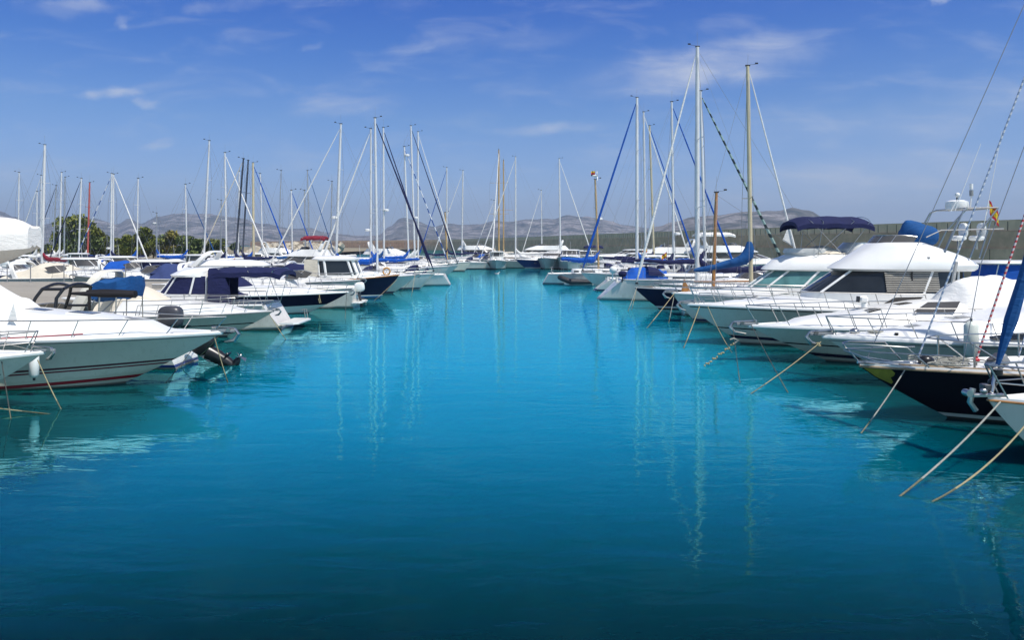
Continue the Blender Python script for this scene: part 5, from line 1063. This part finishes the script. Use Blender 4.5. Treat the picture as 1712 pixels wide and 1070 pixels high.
# ================================================================= BASIN BEHIND THE LEFT QUAY
GB = 'sailing boats moored behind the left quay'
BS = [  # x_top y_top x_base d head L hull mast furl cover label extra
 (32, 288, 30, 100, 180, 10, 'hw', 'alu', None, 'c_white', 'sloop with bare white mast at the far left, standing clear of the pines', {}),
 (75, 242, 70, 80, 180, 11, 'hw', 'alu', None, 'c_red', 'sloop with tall thick white mast and maroon boom cover, far left', dict(r=.14, cr=.2)),
 (62, 320, 61, 106, 0, 8, 'hw2', 'alu', None, 'c_white', 'short-masted sloop just left of the maroon-covered one', {}),
 (69, 293, 68, 112, 180, 10, 'hw', 'alu', 'c_white', 'c_navy', 'sloop behind the maroon-covered one with white furled jib sloping left', {}),
 (94, 310, 88, 114, 180, 8.5, 'hw2', 'alu2', 'c_navy', 'c_white', 'sloop with thin grey mast against the left side of the tall pine', {}),
 (103, 288, 99, 108, 0, 10, 'hw', 'alu', None, 'c_white', 'left one of the twin masts in front of the tall pine', dict(r=.11)),
 (109, 296, 107, 116, 0, 10, 'hw2', 'alu2', None, 'c_white', 'right one of the twin masts in front of the tall pine, greyer', dict(r=.11)),
 (136, 298, 131, 100, 180, 10, 'hw', 'alu', 'c_navy', 'c_navy', 'sloop before the pine with navy furled jib sloping left', dict(r=.11)),
 (150, 305, 146, 106, 0, 9, 'hw2', 'redmast', None, 'c_white', 'sloop with the only red mast', dict(r=.12)),
 (187, 290, 185, 96, 180, 11, 'hw', 'alu', 'dash', 'c_navy', 'sloop with blue and white striped furled jib sloping left', dict(r=.11, radar=.2)),
 (190, 291, 189, 101, 0, 11.5, 'hw2', 'alu', 'c_white', 'c_blue', 'sloop with white furled jib sloping right beside the striped one', dict(r=.10, frr=.11)),
 (231, 298, 229, 92, 0, 10, 'hw', 'alu', None, 'c_blue', 'sloop with lone mast before the round green tree', dict(r=.08)),
 (262, 356, 262, 110, 180, 6.5, 'hw', 'alu2', None, 'c_blue', 'tiny sloop with very short mast and blue cover', dict(radar=.8)),
 (310, 308, 313, 94, 0, 9.5, 'hw2', 'alu', 'c_mid', 'c_blue', 'sloop with blue furled jib, left of the tall tilted mast', dict(cr=.24)),
 (350, 235, 340, 80, 180, 10.5, 'hw', 'alu', None, 'c_white', 'sloop with tall mast clearly tilted to the right', dict(r=.09)),
 (376, 255, 379, 86, 0, 12, 'hw2', 'alu', 'c_white', 'c_navy', 'sloop with tall mast and white furled jib ending by the grey cover', dict(r=.10, frr=.10)),
 (370, 335, 369, 110, 180, 7, 'hw', 'alu2', None, 'c_white', 'small sloop with short grey mast just left of the tall one', {}),
 (407, 265, 392, 82, 180, 10.5, 'hw', 'darkmast', 'c_cream', 'c_navy', 'racing sloop with dark tilted mast, left of the pair', dict(r=.10)),
 (415, 268, 404, 88, 180, 10.5, 'hw2', 'darkmast', None, 'c_navy', 'racing sloop with dark tilted mast, right of the pair', dict(r=.10)),
 (400, 286, 398, 104, 0, 9, 'hw', 'alu', None, 'c_white', 'sloop with white mast seen between the two dark masts', {}),
 (423, 272, 424, 92, 0, 11, 'hcream', 'cream', 'c_blue', 'c_blue', 'sloop with cream mast and long bright blue furled jib, left basin', dict(r=.14, frr=.10)),
 (435, 290, 440, 98, 180, 9, 'hw', 'alu', None, 'c_white', 'sloop with mast tilted left, crossing the bright blue furled jib', {}),
 (470, 285, 466, 102, 180, 9, 'hw2', 'alu2', None, 'c_white', 'sloop with hair-thin pale mast between two blue furled jibs', dict(r=.06)),
 (487, 318, 489, 90, 0, 7.5, 'hw', 'alu', 'c_blue', 'c_mid', 'small sloop with blue furled jib ending by the maroon sunshade', dict(frr=.08)),
 (509, 318, 511, 98, 180, 8, 'hw', 'alu2', None, 'c_white', 'small sloop with grey mast left of the masthead with blue jib', {}),
 (514, 285, 518, 104, 0, 9, 'hw2', 'alu2', 'c_mid', 'c_white', 'sloop with grey mast and thin blue furled jib before the wall end', dict(frr=.06)),
 (555, 303, 553, 104, 180, 9, 'hw', 'alu2', 'c_white', 'c_white', 'sloop with slim grey mast left of the thick-masted stern-out one', {}),
]
for (xt, yt, xb, d, hd, L, hu, ma, fu, cv, lab, ex) in BS:
    ex = dict(ex); ex.setdefault('r', .085)
    yacht(lab, (xt, yt, xb), d, hd, L, hu, mat=ma, furl=fu, cover=cv, group=GB, yaw=random.uniform(-5, 5), hood=random.choice([None, 'c_navy', 'c_white']), boom=True, fb=1.15, fs=.9, **ex)
GM = 'motor boats behind the left quay'
MBS = [ (250, 61, 0, 'express', 'hw', dict(cover='c_cream', canvas=None, L=11, port=False), 'long white cruiser with cream cover behind the bare concrete quay'),
 (48, 63, 0, 'express', 'hblue', dict(canvas=None, L=8), 'mid-blue hulled boat at the far left by the quay'),
 (72, 67, 0, 'open', 'hnavy', dict(L=7, canvas=None, cover='c_white'), 'dark hulled small boat next to the mid-blue one'),
 (132, 66, 10, 'open', 'hgrey', dict(L=8, canvas=None), 'pale grey boat moored behind the quay posts, left'),
 (160, 70, -5, 'open', 'hw2', dict(L=8, canvas=None), 'white open boat behind the quay posts'),
 (345, 60, 180, 'express', 'hw', dict(canvas='c_slate', L=9.5, end='stern'), 'white boat with slate blue canopy above the porthole cruiser'),
 (330, 70, 0, 'express', 'hw2', dict(canvas='c_blue', L=9), 'white boat with bright blue canopy behind the slate canopy'),
 (235, 74, 0, 'hardtop', 'hw', dict(canvas=None, L=8), 'white hardtop boat before the round tree'),
 (410, 64, 0, 'hardtop', 'hw', dict(canvas=None, L=10, glass='c_navy'), 'white hardtop boat with navy window covers near the Spanish flag'),
 (455, 68, 0, 'express', 'hw2', dict(cover='c_white', canvas=None, L=9.5), 'white boat under pale grey cover right of the Spanish flag'),
 (500, 74, 0, 'express', 'hw', dict(canvas='c_blue', L=9), 'white cruiser with blue canopy left of the maroon sunshade'),
 (414, 85, 180, 'fly', 'hw2', dict(canvas=None, L=9, bim='c_red'), 'white flybridge boat with raised maroon sunshade'),
 (300, 84, 0, 'hardtop', 'hw', dict(canvas=None, L=9), 'small white hardtop boat below the yellow-brown tree'),
 (395, 78, 180, 'pilot', 'hcream', dict(canvas=None, L=8, end='stern'), 'cream pilothouse boat behind the Spanish flag'),
 (140, 82, 0, 'express', 'hw2', dict(canvas='c_white', L=8.5), 'white boat with pale canopy under the red mast'),
 (548, 58.8, 180, 'express', 'hw2', dict(canvas='c_navy', L=9, end='stern'), 'white boat with scalloped navy canopy behind the pilothouse'),
 (480, 88, 0, 'open', 'hw', dict(canvas=None, L=8, cover='c_mid'), 'low white boat with blue cover far behind the left quay'),
 (105, 92, 0, 'hardtop', 'hw', dict(canvas=None, L=8.5), 'small white hardtop boat between the twin masts and the red mast'),
 (180, 90, 180, 'pilot', 'hw2', dict(canvas=None, L=7, end='stern'), 'little white pilothouse boat near the striped furled jib'),
 (265, 98, 0, 'express', 'hw', dict(canvas='c_blue', L=8), 'white boat with blue canopy below the yellow-brown tree'),
 (372, 100, 0, 'hardtop', 'hw2', dict(canvas=None, L=9), 'white hardtop boat far back between the two tall tilted masts'),
 (430, 106, 0, 'express', 'hw', dict(canvas='c_white', L=8), 'pale canopied boat near the cream mast, left basin'),
 (505, 112, 0, 'hardtop', 'hw2', dict(canvas=None, L=9), 'white hardtop boat before the pale rock armour'),
 (545, 118, 0, 'fly', 'hw', dict(canvas=None, L=10), 'white flybridge boat at the left end of the grey wall'),
 (60, 96, 0, 'express', 'hw2', dict(canvas='c_navy', L=8), 'white boat with navy canopy at the far left behind the wrapped boat'),
]
for (px, d, hd, st, hu, kw, lab) in MBS:
    kw = dict(kw); L = kw.pop('L'); en = kw.pop('end', 'bow'); X = PX(px, d)
    bb = cruiser(lab, (X, d), hd, L, L*.32, 1.35, 1.1, hu, en, style=st, group=GM, yaw=random.uniform(-6, 6), **kw)
    if 'near the Spanish' in lab: bb.flag((4.3, 0, 1.3), 1.3, w=.75, hh=.55)
# wrapped boat on a cradle, ashore
D_ = 38.0; e = empty('wrapped_boat', 'boat shrink-wrapped in white sheeting, propped up ashore at the left edge', 'boat', (PX(58, D_)-4.0, D_, 1.0))
rows = []; K = 20
for i in range(19):
    x_ = 4.0-8.0*i/18; f = min(1, (i+.5)/4.0)**.5; g = min(1, i/5.5)**.7; hw_ = 1.45*f; r = []
    top = 3.45+.52*sm(0, 2.6, i); sh = 3.42; low = 2.5-.05*i if i < 8 else 2.1; kz = 2.55-1.05*g
    for (y_, z_) in ((0, top), (.45, top-.22*g), (.8, sh+.12), (1.0, sh-.02), (1.03, (sh+low)/2+.1), (.99, low), (.62, (low+kz)/2), (.28, kz+.1), (0, kz)): r.append(Vector((x_, y_*hw_, z_)))
    full = r+[Vector((p.x, -p.y, p.z)) for p in reversed(r[1:-1])]
    for p in full:
        nn = noise.noise(Vector((p.x*1.5, p.y*1.2, p.z*.7)))*.10+noise.noise(Vector((p.x*5, p.y*4, p.z*1)))*.035; p.y += nn; p.x += nn*.6; p.z += nn*.4
    rows.append(full)
q = MB(); q.grid(rows, 'c_white', True, flip=True); q.fan(rows[0], 'c_white'); q.fan(rows[-1], 'c_white', True); q.build('sheeting', e, 50)
q = MB()
for x_ in (.6, -2.6):
    for sd in (-1, 1): q.tube([(x_, sd*1.6, 0), (x_, sd*.8, 2.0)], .05, 'grey', 8); q.tube([(x_-.5, sd*1.5, .03), (x_+.5, sd*1.5, .03)], .05, 'grey', 8)
    q.box((x_, 0, .75), (.5, .4, 1.5), 'teak')
q.build('cradle', e)
# quay posts with chain
post = None
for i, px in enumerate((12, 51, 107, 122, 168, 210)):
    d = 57.0
    if post is None:
        q = MB(); q.tube([(0, 0, 0), (0, 0, .05), (0, 0, .055), (0, 0, 1.25), (0, 0, 1.28)], [.09, .09, .035, .035, .045], 'grey', 8); post = q.build('quay_post', None); o = post
    else: o = post.copy(); C.objects.link(o)
    o.location = (PX(px, d), d, 1.0); tag(o, ('leftmost grey steel post on the quay edge', 'grey quay post in front of the mid-blue boat', 'left one of two close-set quay posts', 'right one of two close-set quay posts', 'quay post in front of the long cream-covered cruiser', 'rightmost quay post, half behind the black tower')[i], 'post', 'steel posts along the quay edge')
# lamp posts on the far quay and the wall
# ================================================================= LINES, FENDERS, BIRD
def rope(p0, p1, sag, mat, label, r=.016, name='mooring_line', dip=.35, knot=False):
    r *= .78
    p0, p1 = Vector(p0), Vector(p1); d = (p1-p0).normalized(); pts = []
    for i in range(17):
        k = i/16; p = p0+(p1-p0)*k; p.z -= sag*4*k*(1-k); pts.append(p)
    pts.append(p1+d*dip)
    b = MB(); rr_ = [r*(1+.10*math.sin(i*2.3+p0.x)) for i in range(len(pts))]; b.tube(pts[:14], rr_[:14], mat, 6); b.tube(pts[13:], [x*1.05 for x in rr_[13:]], 'weedy', 6)
    if knot:
        for i in range(3): b.ball(p0+(p1-p0)*.04+Vector((.02*i-.02, 0, -.03*i)), (.05, .03, .035), mat, 6, 5)
    return tag(b.build(name), label, 'rope', 'mooring lines running down into the water')
def S(px, py, z=0.):   # point on the water seen at that pixel
    d = (HC-z)*F/(py-HOR); return (PX(px, d), d, z)
def fwd(b, t=.985, side=1, up=.04): return b.W(b.sheer(t, side, .05, up))
rope(fwd(RJ, .94, 1), S(1440, 724), .04, 'ropew', 'taut pale rope from the black yacht bow into the water', .017)
rope(RK.W((4.35, .1, 1.05)), S(1506, 829), .07, 'ropew', 'thick pale rope left of the pair in the lower right corner', .019)
rope(RK.W((3.9, .35, .95)), S(1561, 838), .16, 'rope', 'sagging tan rope lowest in the right corner', .018)
rope(fwd(RH, .995), S(1317, 656), .03, 'roped', 'dark weedy line below the tent-covered cruiser', .016)
rope(RI.W((6.05, 0, 1.1)), S(1256, 658), .04, 'rope', 'tan rope with a knot slanting left below the express cruiser anchor', .016, knot=True)
rope(fwd(RG, .97, 1), S(1143, 582), .04, 'rope', 'long tan rope from the big flybridge yacht slanting left', .022)
rope(fwd(RG, .955, 1), S(1224, 590), .10, 'rope', 'slack thin rope hanging from the big flybridge yacht bow', .014)
rope(RH.W((6.6, 0, 1.0)), S(1237, 640), .01, 'roped', 'dark rope hanging straight down from the right-row pulpit', .014)
rope(fwd(RF, .99, 1), S(1082, 548), .02, 'rope', 'tan rope slanting left from the bimini yacht', .022)
rope(fwd(RF, .99, -1), S(1118, 540), .02, 'ropew', 'short weedy rope below the bimini yacht bow', .02)
rope(fwd(RE, .99, 1), S(1050, 520), .02, 'ropew', 'pale rope, left of the two at the tallest-masted yacht', .02)
rope(fwd(RE, .99, -1), S(1056, 518), .03, 'rope', 'tan rope just right of the pale one at the tallest-masted yacht', .018)
rope(L1.W(L1.sheer(.985, -1, .02, -.06)), S(381, 640), .03, 'rope', 'tan rope from the red-striped cruiser slanting right with a knotted end', .017)
rope(L1.W(L1.sheer(.995, 1, .02, -.06)), S(300, 612), .16, 'rope', 'tan rope looping left behind the red-striped bow', .015)
rope(L0.W(L0.sheer(.99, -1, .0, -.15)), S(102, 684), .03, 'rope', 'tan rope from the nearest left bow slanting right', .016)
rope(L0.W(L0.pt(.80, .3, -1, .02)), S(78, 692), .02, 'rope', 'pale rope entering at the left edge low over the water', .018)
rope(L0.W(L0.pt(.93, .9, -1, .02)), S(18, 700), .0, 'roped', 'dark rope hanging at the left edge', .014)
rope(L2.W((-3.2, -.6, .55)), S(277, 640), .04, 'roped', 'dark rope beside the tilted outboard', .014)
rope(fwd(L3, .985, -1, -.1), S(478, 568), .02, 'rope', 'tan rope from the porthole cruiser bow', .016)
rope(fwd(L5, .99, -1), S(577, 533), .0, 'roped', 'dark rope at the navy-sided cruiser bow', .016)
rope(fwd(L7, .985, -1, -.3), S(625, 503), .03, 'rope', 'tan rope left of the dark blue fishing bow', .016)
rope(L9.W(L9.sheer(.99, -1)), S(688, 495), .02, 'rope', 'tan rope from the sharp white bow past the pilothouse', .018)
rope(L9.W(L9.sheer(.99, 1)), S(668, 490), .02, 'rope', 'second tan rope at the sharp white bow, left', .018)
rope(s2.W(s2.sheer(.99, -1)), S(700, 484), .02, 'rope', 'tan rope from the tallest left-row sloop', .018)
# weedy chain end sticking up by the right row
q = MB(); c0 = Vector(S(1178, 612)); c1 = c0+Vector((.95, .3, .62))
for i in range(15):
    k = i/14; p = c0+(c1-c0)*k; q.ball(p+Vector((0, 0, .03*math.sin(i*2))), (.05, .028, .028) if i % 2 else (.03, .045, .045), 'rope', 6, 5)
q.tube([c1, c1+Vector((.16, 0, .12)), c1+Vector((.02, 0, .18)), c1+Vector((-.1, 0, .14))], .03, 'ropew', 6); tag(q.build('mooring_chain'), 'weedy pale chain with a hook rising from the water by the flybridge yacht', 'chain')
def fender(loc, h, r, label, top, mat='fender', rot=0):
    e = empty('fender', label, 'fender', loc, 0, 'boat fenders'); q = MB(); q.tube([(0, 0, 0), (0, 0, .03*h), (0, 0, .12*h), (0, 0, .5*h), (0, 0, .88*h), (0, 0, .97*h), (0, 0, 1.0*h)], [.02, r*.6, r, r*1.02, r, r*.6, .02], mat, 18); q.build('body', e)
    q = MB(); q.tube([(0, 0, h*.98), (0, 0, h*1.08)], .03, 'black', 8); q.tube([(0, 0, h*1.05), (top[0]-loc[0], top[1]-loc[1], top[2]-loc[2])], .012, 'ropew', 5); q.tube([(0, 0, 0), (0, 0, -.06)], .03, 'black', 8); q.build('lanyard', e); return e
dn = 21.4-1.75
q0 = RI.W(RI.sheer(.765, 1, -.20, 0)); p_ = RI.pt(.70, .5, 1)
fp = RI.W(RI.sheer(.745, 1, -.22, -.35)); ft = RI.W(RI.sheer(.745, 1, .1, .5)); fender(fp, .92, .165, 'fat pale grey-green fender hanging off the express cruiser, right', ft)
dd = 19.5; fender((PX(57, dd), dd, PZ(632, dd)), .62, .11, 'white fender hanging beside the hull of the red-striped cruiser', L1.W(L1.sheer(.545, -1, .05, .02)), 'gel')
fender(L0.W(L0.sheer(.40, -1, -.15, -.6)), .6, .11, 'white fender at the extreme left edge', L0.W(L0.sheer(.40, -1, .05, .02)), 'gel')
# bird on the water
wp = S(831, 459); e = empty('seabird', 'lone white seabird floating in mid-channel', 'bird', wp)
q = MB(); q.ball((0, 0, .08), (.26, .12, .11), 'gel', 10, 8); q.tube([(.16, 0, .12), (.22, 0, .22), (.26, 0, .27)], [.06, .04, .05], 'gel', 8); q.ball((.28, 0, .29), (.07, .05, .05), 'gel', 8, 6); q.tube([(.33, 0, .285), (.40, 0, .275)], [.02, .005], 'orange', 6); q.tube([(-.18, 0, .12), (-.38, 0, .17)], [.07, .01], 'grey', 6); q.ball((-.03, .09, .11), (.2, .03, .07), 'grey', 8, 6); q.ball((-.03, -.09, .11), (.2, .03, .07), 'grey', 8, 6); q.build('body', e)
# life ring on the sharp white bow's rail
p = L9.W(L9.sheer(.80, -1, .02, .42)); q = MB(); q.tube([(p.x+.26*math.cos(PI*k/10), p.y, p.z+.26*math.sin(PI*k/10)) for k in range(21)], .06, 'orange', 8, False); tag(q.build('life_ring'), 'orange-cream ring buoy on the rail of the sharp white bow', 'life ring')

# ---- haze
m = bpy.data.materials.new('haze_air'); m.use_nodes = True; nt = m.node_tree
for n in list(nt.nodes):
    if n.type != 'OUTPUT_MATERIAL': nt.nodes.remove(n)
pv = nt.nodes.new('ShaderNodeVolumePrincipled'); pv.inputs['Color'].default_value = (.62, .76, 1, 1); pv.inputs['Density'].default_value = 2.4e-4; pv.inputs['Anisotropy'].default_value = .2
nt.links.new(pv.outputs[0], [n for n in nt.nodes if n.type == 'OUTPUT_MATERIAL'][0].inputs['Volume'])
HZ = (-5400, 5400, -90, 5700, -3.2, 260)
b = MB(); x0, x1, y0, y1, z0, z1 = HZ
vs = [(x, y, z) for z in (z0, z1) for y in (y0, y1) for x in (x0, x1)]
me = bpy.data.meshes.new('haze'); me.from_pydata(vs, [], [(0, 2, 3, 1), (4, 5, 7, 6), (0, 1, 5, 4), (2, 6, 7, 3), (0, 4, 6, 2), (1, 3, 7, 5)]); me.materials.append(m); ho = bpy.data.objects.new('haze', me); C.objects.link(ho); ho['kind'] = 'stuff'
